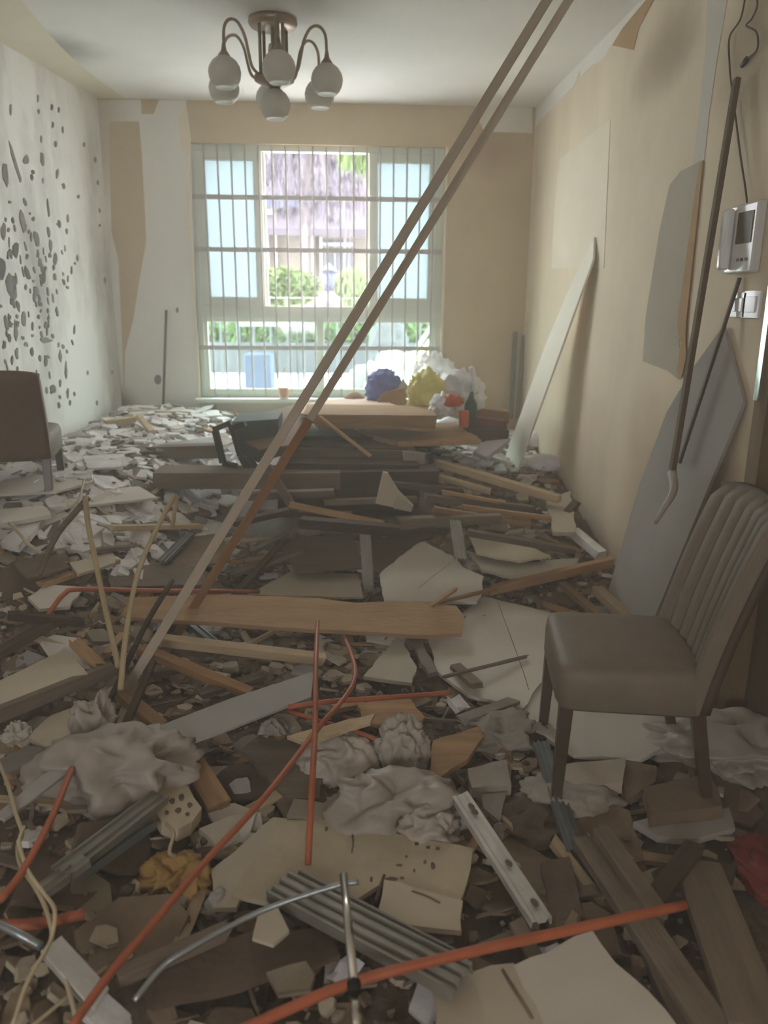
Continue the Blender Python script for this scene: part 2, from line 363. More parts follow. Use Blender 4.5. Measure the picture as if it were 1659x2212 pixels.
# ------------------------------------------------------------------ the room
def struct(o): o['kind'] = 'structure'; return o
LF = (XL(YF), YF)
struct(add('floor', [(-3.3, YF, -.1), (XR+.2, YF, -.1), (XR+.2, D+.2, -.1), (-3.3, D+.2, -.1), (-3.3, YF, 0), (XR+.2, YF, 0), (XR+.2, D+.2, 0), (-3.3, D+.2, 0)],
           [(3, 2, 1, 0), (4, 5, 6, 7), (0, 1, 5, 4), (1, 2, 6, 5), (2, 3, 7, 6), (3, 0, 4, 7)], 'dust'))
ceil = struct(box('ceiling', -3.3, XR+.2, YF-.2, D+.2, ZC, ZC+.1, 'ceiling'))
wl = struct(add('wall_left', [(XL(D), D, 0), (XL(D), D, ZC), (XL(YF), YF, ZC), (XL(YF), YF, 0), (XL(D)-.15, D, 0), (XL(D)-.15, D, ZC), (XL(YF)-.15, YF, ZC), (XL(YF)-.15, YF, 0)],
           [(0, 1, 2, 3), (7, 6, 5, 4), (0, 4, 5, 1), (1, 5, 6, 2), (2, 6, 7, 3), (3, 7, 4, 0)], 'wall_glue', origin=False))
wr = empty('wall_right', (XR, 0, 0), None, None, kind='structure')
DY0, DY1, DZ = 1.72, 2.6, 2.05                    # doorway in the right wall
mb = MB(); mb.box(XR, XR+.15, DY1, D+.2, 0, ZC); mb.box(XR, XR+.15, YF, DY0, 0, ZC); mb.box(XR, XR+.15, DY0, DY1, DZ, ZC)
add('wall_panel', mb.v, mb.f, 'wall_beige', wr)
wb = empty('wall_back', (0, D, 0), None, None, kind='structure')
mb = MB(); mb.box(XL(D)-.15, WL, D, D+.2, 0, ZC); mb.box(WR, XR, D, D+.2, 0, ZC); mb.box(WL, WR, D, D+.2, 0, WS); mb.box(WL, WR, D, D+.2, WT, ZC)
add('wall_panel', mb.v, mb.f, 'wall_tan', wb)
wf = empty('wall_front', (0, YF, 0), None, None, kind='structure')
mb = MB(); mb.box(-3.3, -1.2, YF-.15, YF, 0, ZC); mb.box(-.4, XR+.2, YF-.15, YF, 0, ZC); mb.box(-1.2, -.4, YF-.15, YF, 0, 1.0); mb.box(-1.2, -.4, YF-.15, YF, 2.2, ZC)  # opening is added, out of view, to let in sky fill behind the camera
add('wall_panel', mb.v, mb.f, 'wall_beige', wf)
# patches on the walls, each a thin layer of its own
def wallpatch(wall, px, mat, side, name='plaster_patch', th=0.003, k=0.0):
    if side == 'B': P = [onY(x, y, D-th-k) for x, y in px]; n = Vector((0, -1, 0))
    elif side == 'R': P = [onX(x, y, XR-th-k) for x, y in px]; n = Vector((-1, 0, 0))
    elif side == 'C': P = [onZ(x, y, ZC-th-k) for x, y in px]; n = Vector((0, 0, -1))
    else:
        n = Vector((1, -.14, 0)).normalized(); P = [on_plane(x, y, Vector((XL(D), D, 0))+n*(th+k), n) for x, y in px]
    if side == 'B':
        for p in P: p.x = min(max(p.x, XL(D)+.002), XR-.002); p.z = min(p.z, ZC-.002)
    if side == 'R':
        for p in P: p.z = min(p.z, ZC-.002); p.y = min(p.y, D-.002)
    m = len(P); V = P+[p-n*th for p in P]
    Fs = [tuple(range(m)), tuple(range(2*m-1, m-1, -1))] + [(i, i+m, (i+1) % m+m, (i+1) % m) for i in range(m)]
    o = add(name, V, Fs, mat, None)
    if wall is not None:
        o.parent = wall; o.location = o.location - wall.location
    return o
wallpatch(wb, [(303, 215), (402, 215), (398, 300), (404, 330), (412, 330), (432, 905), (268, 905), (270, 760), (288, 690), (302, 600), (316, 520), (312, 440), (306, 330), (300, 262), (235, 262), (240, 500), (255, 560), (262, 700), (270, 905), (200, 905), (180, 215)], 'plaster_white', 'B')
wallpatch(wb, [(304, 212), (344, 212), (332, 246), (306, 246)], 'wall_tan', 'B', 'wallpaper_scrap', k=.003)
wallpatch(wb, [(1050, 225), (1150, 228), (1150, 288), (1046, 284), (1036, 262)], 'plaster_white', 'B')
wallpatch(wb, [(385, 255), (402, 228), (412, 300), (412, 345), (390, 320)], 'wall_pale', 'B', 'wallpaper_scrap', k=.003)
wallpatch(wb, [(430, 866), (700, 866), (690, 905), (432, 905)], 'old_lime', 'B')
wallpatch(wr, [(1148, 222), (1410, -60), (1395, 0), (1345, 60), (1320, 98), (1302, 128), (1280, 140), (1255, 165), (1252, 152), (1240, 185), (1195, 231), (1148, 282)], 'plaster_white', 'R')
wallpatch(wr, [(1345, 60), (1395, 0), (1412, 0), (1380, 60), (1368, 108), (1322, 98)], 'tan_dark', 'R', 'wallpaper_scrap')
wallpatch(wr, [(1208, 345), (1258, 305), (1318, 258), (1312, 400), (1304, 580), (1190, 580), (1198, 450)], 'wall_pale', 'R')
wallpatch(wr, [(1530, -60), (1580, -60), (1570, 0), (1548, 130), (1532, 240), (1520, 348), (1496, 352), (1510, 240), (1524, 100)], 'strip_white', 'R')
wallpatch(wr, [(1518, 345), (1512, 400), (1500, 520), (1484, 650), (1466, 742), (1474, 780), (1466, 820), (1440, 800), (1388, 780), (1395, 680), (1408, 600), (1424, 500), (1446, 400), (1470, 370)], 'plaster_grey', 'R')
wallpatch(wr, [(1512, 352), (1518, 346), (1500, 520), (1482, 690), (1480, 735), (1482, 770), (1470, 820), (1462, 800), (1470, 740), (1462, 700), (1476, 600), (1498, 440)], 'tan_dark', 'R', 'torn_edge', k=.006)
wallpatch(ceil, [(-200, -40), (-60, 60), (60, 165), (200, 212), (270, 212), (215, 175), (160, 130), (120, 90), (60, 20), (-40, -120)], 'old_lime', 'C', 'lime_stain')
# dark glue spots left by the panelling on the left wall
rnd = random.Random(3)
def spot(cx, cy, w_, h_, slant=0):
    pts = []
    for k in range(9):
        a = 2*math.pi*k/9; rr = rnd.uniform(.7, 1.15); y = math.sin(a)*h_/2*rr
        pts.append((cx+math.cos(a)*w_/2*rr+slant*y, cy+y))
    wallpatch(wl, pts, 'spot', 'L', 'glue_spot', th=.004)
for a in [(57, 345, 15, 22), (33, 350, 7, 95, .3), (12, 375, 12, 60, .1), (92, 343, 8, 30, .1), (113, 232, 5, 17), (24, 238, 4, 25), (128, 237, 4, 13), (115, 270, 5, 15), (136, 280, 4, 16), (84, 240, 5, 12), (83, 213, 3, 18), (121, 311, 6, 15),
          (90, 300, 5, 16), (50, 480, 12, 55, .2), (80, 515, 14, 36, .2), (8, 500, 12, 40), (110, 530, 8, 30), (105, 450, 5, 40, .1), (35, 540, 14, 40), (115, 840, 13, 22), (145, 500, 5, 12), (182, 312, 4, 12), (170, 425, 6, 8), (206, 345, 6, 14), (212, 395, 4, 10), (216, 455, 4, 10), (216, 487, 4, 8), (228, 606, 5, 16), (226, 260, 6, 14), (227, 285, 5, 10), (238, 380, 5, 10), (168, 558, 5, 14), (104, 672, 5, 12),
          (143, 800, 6, 40), (147, 850, 6, 22), (128, 875, 6, 14), (243, 804, 3, 10), (190, 805, 4, 12), (35, 720, 8, 35), (52, 690, 9, 40), (15, 700, 10, 35, .2), (75, 640, 8, 25), (95, 600, 10, 30), (25, 620, 20, 60, .2), (60, 590, 10, 30, .2), (5, 580, 20, 50), (100, 735, 30, 14, .5), (70, 760, 8, 22), (10, 745, 8, 20), (120, 560, 9, 26), (152, 870, 4, 14), (210, 870, 4, 12)]:
    spot(*a)
for i in range(150):
    cx = rnd.gauss(70, 50); cy = rnd.uniform(360, 860) if rnd.random() < .5 else rnd.gauss(620, 90)
    if -10 < cx < 165: spot(cx, cy, rnd.uniform(2.5, 8), rnd.uniform(6, 26), rnd.uniform(-.1, .25))
for cx, cy, w_, h_ in ((341, 820, 16, 22), (383, 670, 6, 12)):
    P = [(cx+math.cos(k*.7)*w_/2, cy+math.sin(k*.7)*h_/2) for k in range(9)]
    wallpatch(wb, P, 'spot', 'B', 'plug_hole', k=.003)

# window: frame, sashes, panes, security bars
win = empty('window_1', ((WL+WR)/2, D+.05, WS), None, None, kind='structure')
def wx(px, py=600): return onY(px, py, D+.05).x
def wz(py, px=690): return onY(px, py, D+.05).z
mb = MB(); f = .045
def fr(x0, x1, z0, z1, y0=D+.03, y1=D+.09): mb.box(x0, x1, y0, y1, z0, z1)
zt0, zt1 = wz(688), wz(662)
fr(WL, WL+f, WS, WT); fr(WR-f, WR, WS, WT); fr(WL+f, WR-f, WT-f, WT); fr(WL+f, WR-f, WS, WS+f*.8); fr(WL+f, WR-f, zt0, zt1)
m1, m2, m3, m4 = wx(556), wx(573), wx(797), wx(822)
add('window_frame', mb.v, mb.f, 'pvc', win, bevel=.003)
def sash(x0, x1, z0, z1, mat, y, s=.05, name='sash'):
    mb = MB(); mb.box(x0, x0+s, y, y+.035, z0, z1); mb.box(x1-s, x1, y, y+.035, z0, z1); mb.box(x0+s, x1-s, y, y+.035, z0, z0+s); mb.box(x0+s, x1-s, y, y+.035, z1-s, z1)
    o = add(name, mb.v, mb.f, 'pvc', win, bevel=.003)
    p = add('pane', boxv(x0+s, x1-s, y+.014, y+.02, z0+s, z1-s), BOXF, mat, None)
    p.parent = o; p.location = p.location - o.location - win.location
sash(WL+f, m2, zt1, WT-f, 'frosted', D+.035, .065)
sash(m3, WR-f, zt1, WT-f, 'frosted', D+.035, .065)
mb = MB(); mb.box(m2, m2+.02, D+.06, D+.09, zt1, WT-f); mb.box(m3-.02, m3, D+.06, D+.09, zt1, WT-f); add('mullion', mb.v, mb.f, 'pvc', win)
xm = wx(690)
sash(WL+f, xm, WS+f*.8, zt0, 'glass', D+.04, .03, 'lower_light'); sash(xm, WR-f, WS+f*.8, zt0, 'glass', D+.04, .03, 'lower_light')
struct(box('trim_1', WL-.03, WR+.03, D-.11, D+.03, WS-.03, WS, 'pvc'))
struct(box('trim_2', WL-.022, WL, D-.012, D+.03, WS, WT, 'wall_pale')); struct(box('trim_3', WR, WR+.02, D-.012, D+.03, WS, WT, 'wall_pale'))
gr = empty('security_grille', ((WL+WR)/2, D-.01, WS), 'painted steel security grille of thin vertical bars across the window', 'window grille')
nb = 18
for i in range(nb):
    x = wx(480+28.0*i, 330) if False else WL+.115+(WR-WL-.2)*i/(nb-1)*1.0
    o = tube('bar', [(x, D+.005, WS+.01), (x, D+.005, WT-.01)], .0075, 'bar_paint', gr, sides=6, smoothn=0)
for py in (428, 541, 752):
    z = onY(690, py, D).z; add('crossbar', boxv(WL+.01, WR-.01, D+.012, D+.02, z-.017, z+.017), BOXF, 'bar_paint', gr)
# right hand doorway
dr = empty('door_1', (XR, DY1, 0), None, None, kind='structure')
add('door_leaf', boxv(XR+.06, XR+.10, DY0, DY1-.05, 0, DZ-.04), BOXF, 'door_dark', dr)
add('door_frame', boxv(XR-.012, XR+.13, DY1-.05, DY1+.03, 0, DZ+.04), BOXF, 'door_frame', dr)
add('door_frame', boxv(XR-.012, XR+.13, DY0-.03, DY0, 0, DZ+.04), BOXF, 'door_frame', dr)
add('door_frame', boxv(XR-.012, XR+.13, DY0, DY1-.05, DZ-.04, DZ+.04), BOXF, 'door_frame', dr)
z1, z0 = onX(1654, 430).z, onX(1632, 862).z
add('metal_strip', boxv(XR-.024, XR-.012, DY1-.01, DY1+.02, z0, z1), BOXF, 'chrome', dr)
# rubble bed
N = 150; V = []; Fs = []
for j in range(N+1):
    y = -0.6 + (D+.6-.012)*j/N; x0 = XL(y)+.004
    for i in range(N+1):
        x = x0 + (XR-.004-x0)*i/N
        V.append((x, y, T(x, y)+.018*noise.noise(Vector((x*18, y*18, 1)))+.012*noise.noise(Vector((x*40, y*40, 2))) - .02))
for j in range(N):
    for i in range(N):
        a = j*(N+1)+i; Fs.append((a, a+1, a+N+2, a+N+1))
base = [i for i in range(N+1)] + [j*(N+1)+N for j in range(1, N+1)] + [N*(N+1)+i for i in range(N-1, -1, -1)] + [j*(N+1) for j in range(N-1, 0, -1)]
k = len(V); V += [(V[i][0], V[i][1], .001) for i in base]; m = len(base)
Fs += [(base[i], k+i, k+(i+1) % m, base[(i+1) % m]) for i in range(m)] + [tuple(k+i for i in range(m))[::-1]]
bed = add('rubble_bed', V, Fs, 'dust', smooth=True); tag(bed, 'brown bed of demolition dust and fine rubble covering the floor', 'rubble', kind='stuff')

# ------------------------------------------------------------------ outdoors
gz = 0.55
add('ground', [(-14, D+.3, gz), (16, D+.3, gz), (16, 40, gz), (-14, 40, gz), (-14, D+.3, gz-.1), (16, D+.3, gz-.1), (16, 40, gz-.1), (-14, 40, gz-.1)],
    [(0, 1, 2, 3), (7, 6, 5, 4), (0, 4, 5, 1), (1, 5, 6, 2), (2, 6, 7, 3), (3, 7, 4, 0)], 'out_ground')['kind'] = 'structure'
def obx(px0, py0, px1, py1, y, dy=.1):            # box standing at distance y, seen between two pixel corners
    a = onY(px0, py0, y); b = onY(px1, py1, y); return (min(a.x, b.x), max(a.x, b.x), y, y+dy, min(a.z, b.z), max(a.z, b.z))
HY = 19
hs = empty('house', (onY(690, 600, HY).x, HY, gz), 'beige house with mauve tiled roof across the yard outside the window', 'house')
a = onY(560, 640, HY); b = onY(850, 428, HY)
box('wall', a.x-3, b.x+3, HY, HY+4, gz, b.z-.6, 'out_wall', hs)
V = []; x0, x1 = a.x-4, b.x+4
rz0 = b.z-.75; V = [(x0, HY-.7, rz0), (x1, HY-.7, rz0), (x1, HY+3, rz0+3.4), (x0, HY+3, rz0+3.4)]; V += [(x, y, z-.15) for x, y, z in V]
add('roof', V, [(0, 1, 2, 3), (7, 6, 5, 4), (0, 4, 5, 1), (1, 5, 6, 2), (2, 6, 7, 3), (3, 7, 4, 0)], 'out_roof', hs)
q = obx(698, 515, 762, 600, HY-.05, .08); wn_ = box('window', *q, 'out_dark', hs)
for px in (700, 722, 742): q = obx(px, 515, px+3, 600, HY-.09, .03); box('window_bar', *q, 'out_white', hs)
q = obx(690, 495, 800, 512, HY-.6, .6); box('lintel', *q, 'out_wall', hs)
q = obx(694, 524, 764, 531, HY-.12, .1); box('sill', *q, 'out_white', hs)
for px in (575, 592, 672, 690): q = obx(px, 470, px+7, 600, HY-.3, .2); box('column', *q, 'out_white', hs)
q = obx(560, 445, 592, 480, HY-.35, .3); box('balcony', *q, 'out_white', hs)
q = obx(560, 425, 660, 448, HY-.5, .3); box('awning', *q, 'out_blue', hs)
def leafcloud(name, parent, c, r, n, mat, sz, seed, droop=0):
    rnd = random.Random(seed); V = []; Fs = []
    for i in range(n):
        d = Vector((rnd.gauss(0, 1), rnd.gauss(0, 1), rnd.gauss(0, 1))).normalized()*rnd.uniform(.45, 1)
        p = Vector((c[0]+d.x*r[0], c[1]+d.y*r[1], c[2]+d.z*r[2]))
        u = Vector((rnd.gauss(0, 1), rnd.gauss(0, 1), rnd.gauss(0, 1))).normalized()
        if droop: u = Vector((rnd.gauss(0, .1), rnd.gauss(0, .1), -1)).normalized()
        v = u.cross(Vector((rnd.gauss(0, 1), rnd.gauss(0, 1), rnd.gauss(0, 1)))).normalized()
        s = sz*rnd.uniform(.6, 1.3); L = s*(droop or 1.6); k = len(V)
        V += [p-u*L, p+v*s*.5, p+u*L, p-v*s*.5]; Fs.append((k, k+1, k+2, k+3))
    return add(name, V, Fs, mat, parent)
hd = empty('hedge', (onY(635, 600, 13).x, 13, gz), 'bright yellow green rounded hedge in front of the beige house', 'hedge')
c = onY(630, 610, 13); q = obx(575, 577, 697, 650, 13)
leafcloud('foliage', hd, (c.x-.15, 13.3, c.z-.08), (.62, .35, .33), 2600, 'leaf', .045, 1)
tube('stem', [(c.x-.1, 13.3, gz), (c.x-.1, 13.3, c.z)], .03, 'bark', hd, smoothn=0)
h2 = empty('shrub', (onY(760, 620, 14).x, 14, gz), 'pale green feathery shrub right of the garden lantern', 'shrub')
c = onY(762, 625, 14); leafcloud('foliage', h2, (c.x, 14.2, c.z), (.38, .3, .34), 1100, 'leaf_light', .04, 2, 2.2)
tube('stem', [(c.x, 14.2, gz), (c.x, 14.2, c.z)], .03, 'bark', h2, smoothn=0)
t1 = empty('weeping_tree', (onY(650, 400, 16).x, 16, gz), 'grey weeping tree with thin hanging branches before the house', 'tree')
c = onY(660, 350, 16); tube('trunk', [(c.x-.1, 16.3, gz), (c.x-.05, 16.3, c.z-1.0), (c.x+.1, 16.3, c.z+.6)], .07, 'bark', t1)
rnd = random.Random(5)
for i in range(26):
    x = c.x+rnd.uniform(-1.1, 1.4); y = 16.3+rnd.uniform(-.6, .6); zt = c.z+rnd.uniform(.0, 1.0); L = rnd.uniform(.8, 2.1)
    tube('branch', [(c.x+.05, 16.3, c.z+.3), (x*.6+c.x*.4, y, zt+.2), (x, y, zt-.2), (x+rnd.uniform(-.1, .1), y, zt-L)], .012, 'bark', t1, sides=5, smoothn=4)
leafcloud('foliage', t1, (c.x+.1, 16.3, c.z-.1), (1.5, .7, 1.1), 2600, 'leaf_grey', .03, 6, 4)
t2 = empty('green_tree', (onY(900, 400, 11).x, 11, gz), 'leafy green tree whose boughs hang in at the top of the window', 'tree')
c = onY(790, 335, 11); tube('trunk', [(c.x+.45, 11.2, gz), (c.x+.4, 11.2, c.z+.1), (c.x+.2, 11.2, c.z+.9)], .07, 'bark', t2)
leafcloud('foliage', t2, (c.x+.05, 11.2, c.z+.32), (.62, .5, .5), 1500, 'leaf', .05, 7, 2.5)
lp = empty('garden_lantern', (onY(710, 640, 12).x, 12.1, gz), 'dark metal lantern on a grey stone pillar in the yard', 'lantern')
a0, a1, a2, a3 = onY(710, 690, 12), onY(710, 628, 12), onY(710, 585, 12), onY(710, 567, 12)
lathe('pillar', [(.16, 0), (.16, a1.z-gz-.25), (.20, a1.z-gz-.22), (.20, a1.z-gz-.12), (.10, a1.z-gz-.05), (.05, a1.z-gz)], 'stone_grey', (a1.x, 12.1, gz), lp, seg=16)
lathe('lamp_glass', [(.06, 0), (.09, .12), (.09, a2.z-a1.z)], 'out_blue', (a1.x, 12.1, a1.z), lp, seg=8)
for k in range(6):
    an = k*math.pi/3; tube('lamp_rib', [(a1.x+.062*math.cos(an), 12.1+.062*math.sin(an), a1.z), (a1.x+.096*math.cos(an), 12.1+.096*math.sin(an), a2.z)], .009, 'lamp_metal', lp, sides=4, smoothn=0)
lathe('lamp_cap', [(.13, 0), (.12, .02), (.05, (a3.z-a2.z)*.6), (.012, a3.z-a2.z)], 'lamp_metal', (a1.x, 12.1, a2.z), lp, seg=12)
fn = empty('garden_fence', (onY(690, 700, 10.5).x, 10.5, gz), 'white double rail garden fence with slim posts across the yard', 'fence')
for (py, h_) in ((641, 6), (676, 5), (747, 9)):
    q = obx(430, py, 990, py+h_, 10.5, .06); box('rail', *q, 'out_white', fn)
zt = onY(690, 641, 10.5).z
for px in list(range(440, 980, 36)):
    x = onY(px, 700, 10.55).x; box('post', x-.012, x+.012, 10.52, 10.55, gz, zt, 'stone_grey', fn)
gl = empty('garden_bed', (onY(690, 700, 11).x, 11, gz), 'low green planting bed behind the white garden fence', 'plants')
c = onY(690, 720, 11.4); leafcloud('foliage', gl, (c.x, 11.4, c.z+.02), (2.2, .3, .22), 2200, 'leaf', .05, 9)
box('planter', c.x-2.2, c.x+2.2, 11.2, 11.7, gz, c.z-.12, 'stone_grey', gl)
tb = empty('garden_table', (onY(578, 760, 8).x, 8.2, gz), 'pale folding table with thin dark legs outside the window', 'table')
q = obx(512, 695, 645, 706, 8, .55); box('table_top', *q, 'out_white', tb)
for px, dx in ((545, -.12), (590, .12), (640, .05), (520, -.05)):
    p = onY(px, 704, 8.1); p2 = onY(px+dx*100, 800, 8.1); tube('leg', [p, (p2.x, 8.1, gz)], .012, 'out_dark', tb, sides=5, smoothn=0)
q = obx(526, 765, 586, 805, 7.8, .4); tag(box('storage_box', q[0], q[1], q[2], q[3], gz, q[5], 'out_blue', bevel=.02), 'pale blue storage box standing under the folding table outside', 'box')
p = onY(578, 742, 8.2); tag(crumple('green_parcel', (p.x, 8.25, onY(578, 695, 8).z), (.12, .12, .13), 'leaf_light', 'small pale green parcel on the folding garden table', 'parcel', 3, 3, .15), None)
for i, (px, py, s, mt, lb) in enumerate([(860, 790, .62, 'bag_white', 'white sheeting bundle, largest of the heap outside the window'), (800, 815, .45, 'out_white', 'pale bundle left of the white sheeting outside'), (900, 815, .5, 'paper', 'lilac white bundle at the right end of the heap outside'), (845, 765, .4, 'stone_grey', 'pale grey bundle on top of the heap outside')]):
    p = onY(px, py, 8.6+.1*i); crumple('waste_bundle', (p.x, 8.6+.25*i, gz+(0 if i < 3 else .30)), (s*1.1, s*.8, max(.3, p.z-gz+.15) if i < 3 else .5), mt, lb, 'bundle', 11+i, 4, .3)
for i, (a_, b_, mt, lb) in enumerate([((868, 800), (935, 700), 'out_white', 'long white board propped across the heap outside'), ((915, 830), (940, 705), 'wood_pale', 'yellowish lath leaning at the right edge of the window outside'), ((880, 800), (930, 735), 'yellow', 'yellow strip leaning on the heap outside')]):
    plank('outdoor_lath', onY(*a_, 8.2-.1*i), onY(*b_, 8.9-.1*i), .05, .02, mt, lb)

# ------------------------------------------------------------------ chandelier
cz = ZC; cc = onZ(589, 42, ZC)
ch = empty('chandelier', (cc.x, cc.y, ZC), 'bronze ceiling chandelier with seven frosted globe shades and curved arms', 'chandelier')
lathe('canopy', [(.125, 0), (.128, -.02), (.118, -.035), (.05, -.04)][::-1], 'brass', (cc.x, cc.y, ZC), ch, seg=32)
def cpt(py): # height on the lamp axis
    return on_plane(589, py, (cc.x, cc.y, 0), Vector((0, 1, 0))).z
hz = cpt(170)
for k in range(4):
    an = math.radians(40+90*k); tube('rod', [(cc.x+.085*math.cos(an), cc.y+.085*math.sin(an), ZC-.03), (cc.x+.085*math.cos(an), cc.y+.085*math.sin(an), hz)], .009, 'brass', ch, sides=8, smoothn=0)
tube('rod', [(cc.x, cc.y, ZC-.03), (cc.x, cc.y, hz)], .013, 'brass', ch, smoothn=0)
lathe('hub', [(.02, -.05), (.06, -.035), (.105, -.012), (.105, .012), (.03, .02)], 'brass', (cc.x, cc.y, hz), ch, seg=32)
GP = [(a_*.86, b_*.86) for a_, b_ in [(.028, .075), (.045, .068), (.07, .05), (.09, .02), (.097, -.01), (.092, -.045), (.078, -.073), (.058, -.094), (.052, -.092), (.045, -.088)]]
def globe(x, y, z):
    fit = lathe('lamp_holder', [(.009, .12), (.014, .09), (.03, .068), (.034, .052)], 'brass', (x, y, z), ch, seg=20)
    g = lathe('globe_shade', GP, 'globe', (x, y, z), None, seg=28); g.parent = ch; g.location = g.location - ch.location
for k in range(6):
    an = math.radians(-81+60*k); ux, uy = math.cos(an), math.sin(an)
    gzz = hz-.015
    pts = [(.09, hz), (.135, hz+.03), (.155, hz+.09), (.175, hz+.165), (.215, hz+.22), (.262, hz+.222), (.295, hz+.18), (.302, gzz+.11)]
    tube('arm', [(cc.x+ux*r_, cc.y+uy*r_, z_) for r_, z_ in pts], .008, 'brass', ch, sides=8, smoothn=5)
    globe(cc.x+ux*.302, cc.y+uy*.302, gzz)
globe(cc.x, cc.y, hz-.115)

# ------------------------------------------------------------------ long battens from floor to ceiling
def line_to_ceiling(base, px, py, depth):
    """batten from a foot on the rubble up through the sight line (px,py) met at the given y, on to the ceiling"""
    p = onY(px, py, depth); d = (p-base).normalized(); t = (ZC-.01-base.z)/d.z; return base+d*t
b1 = G(262, 1508, .03); e1 = line_to_ceiling(b1, 1200, -30, 3.05)
b2 = G(384, 1368, .03); e2 = line_to_ceiling(b2, 1247, -30, 3.35)
UPV = Vector((.2, -1, .3))
plank('long_batten', b1, e1, .034, .016, 'batten', 'long thin grey brown batten leaning to the ceiling, the front one of two', 'batten', jag=.0, upv=UPV)
m2_ = b2.lerp(e2, .33)
bt = plank('long_batten', b2, e2, .034, .016, 'batten', 'long thin batten leaning to the ceiling behind the front one, orange brown near its foot', 'batten', jag=.0, upv=UPV)
c1 = plank('wood_backing', b2+(e2-b2)*.0, m2_, .038, .010, 'batten_wood', 'x', jag=0, upv=UPV)
for k in ('label', 'category'): del c1[k]
mw = c1.matrix_basis.copy(); c1.parent = bt; c1.matrix_basis = bt.matrix_basis.inverted() @ Matrix.Translation((0, -.008, .002)) @ mw

# ------------------------------------------------------------------ chairs
def make_chair(loc, rz, label, tufted, hb=.60):
    """local frame: chair faces +X"""
    t = empty('dining_chair', (0, 0, 0), label, 'chair')
    W, Dp = .23, .215
    def rb(name, f_uv, nu, nv, mat, smooth=True):
        pass
    # seat: rounded cushion with domed top and skirt
    V = []; Fs = []; n = 24; rings = [(.35, .97), (.36, 1.0), (.44, 1.0), (.465, .985), (.478, .95), (.486, .85), (.49, .6), (.492, .3)]
    for (z, s) in rings:
        for k in range(n):
            a = 2*math.pi*k/n; c_, s_ = math.cos(a), math.sin(a); e = .22
            x = Dp*s*math.copysign(abs(c_)**e, c_); y = W*s*math.copysign(abs(s_)**e, s_)
            if x > 0: y *= 1.0
            V.append((x, y, z))
    for i in range(len(rings)-1):
        for k in range(n): Fs.append((i*n+k, i*n+(k+1) % n, (i+1)*n+(k+1) % n, (i+1)*n+k))
    Fs.append(tuple(range(n))[::-1]); Fs.append(tuple((len(rings)-1)*n+k for k in range(n)))
    add('seat', V, Fs, 'leather', t, smooth=True, origin=False)
    # back: curved shell, tufted channels on its inner face
    nu, nv = 56 if tufted else 16, 14; V = []; Fs = []
    def inner(u, v):
        z = .36+hb*v; y = (u-.5)*2*(W-.005)*(1+.03*v); lean = -.19-.10*v-.06*v*v
        wrap = .045*abs(u-.5)*2*abs(u-.5)*2
        x = lean+wrap
        if tufted: x += .014*abs(math.sin(u*7*math.pi))**.7
        top = ss(.93, 1.0, v); x -= .03*top
        z -= .02*(abs(u-.5)*2)**4*v
        return (x, y, z)
    def outer(u, v):
        x, y, z = inner(u, v); base = -.19-.10*v-.06*v*v+.045*(abs(u-.5)*2)**2
        return (base-.062+.03*ss(.93, 1, v), y, z)
    for j in range(nv+1):
        for i in range(nu+1): V.append(inner(i/nu, j/nv))
    K = len(V)
    for j in range(nv+1):
        for i in range(nu+1): V.append(outer(i/nu, j/nv))
    q = nu+1; F2 = []
    for j in range(nv):
        for i in range(nu):
            a = j*q+i; Fs.append((a, a+1, a+q+1, a+q)); F2.append((K+a, K+a+q, K+a+q+1, K+a+1))
    loop = [i for i in range(q)] + [j*q+nu for j in range(1, nv+1)] + [nv*q+i for i in range(nu-1, -1, -1)] + [j*q for j in range(nv-1, 0, -1)]
    F3 = [(loop[i], K+loop[i], K+loop[(i+1) % len(loop)], loop[(i+1) % len(loop)]) for i in range(len(loop))]
    bk = add('backrest', V, Fs+F2+F3, 'leather', t, smooth=True, origin=False)
    for p in bk.data.polygons[len(Fs)+len(F2):]: p.use_smooth = False
    # outer cover a little proud of the shell, darker
    V2 = []
    for j in range(nv+1):
        for i in range(nu+1):
            x, y, z = outer(i/nu, j/nv); V2.append((x-.006, y*1.012, z+.002))
    k2 = len(V2); V2 += [(x+.03, y, z) for x, y, z in V2]
    F4 = [tuple(c_-K for c_ in f_) for f_ in F2] + [tuple(k2+c_-K for c_ in f_[::-1]) for f_ in F2] + [(loop[i], k2+loop[i], k2+loop[(i+1) % len(loop)], loop[(i+1) % len(loop)]) for i in range(len(loop))]
    bc = add('back_cover', V2, F4, 'leather_dark' if tufted else 'leather_brown', t, smooth=True, origin=False)
    bc['label'] = 'plain brown outer cover of the backrest'
    for sx in (-1, 1):
        for sy in (-1, 1):
            x0 = sx*(Dp-.03); y0 = sy*(W-.03); x1 = x0+(.012 if sx > 0 else -.075); y1 = y0+sy*.008
            V = []; a_, b_ = .020, .014
            for (cx, cy, z, h_) in ((x0, y0, .36, a_), (x1, y1, -.02, b_)):
                V += [(cx-h_, cy-h_, z), (cx+h_, cy-h_, z), (cx+h_, cy+h_, z), (cx-h_, cy+h_, z)]
            add('leg', V, [(0, 1, 2, 3), (7, 6, 5, 4), (0, 4, 5, 1), (1, 5, 6, 2), (2, 6, 7, 3), (3, 7, 4, 0)], 'leg', t, origin=False, bevel=.003)
    t.location = loc; t.rotation_euler = (0, 0, rz); return t
make_chair((.86, 2.15, .02), math.radians(180-9), 'taupe upholstered dining chair with ribbed backrest, at right before the wall', True)
make_chair((-1.70, 3.95, .40), math.radians(101), 'taupe upholstered dining chair seen from behind by the spotted left wall', False, .44)

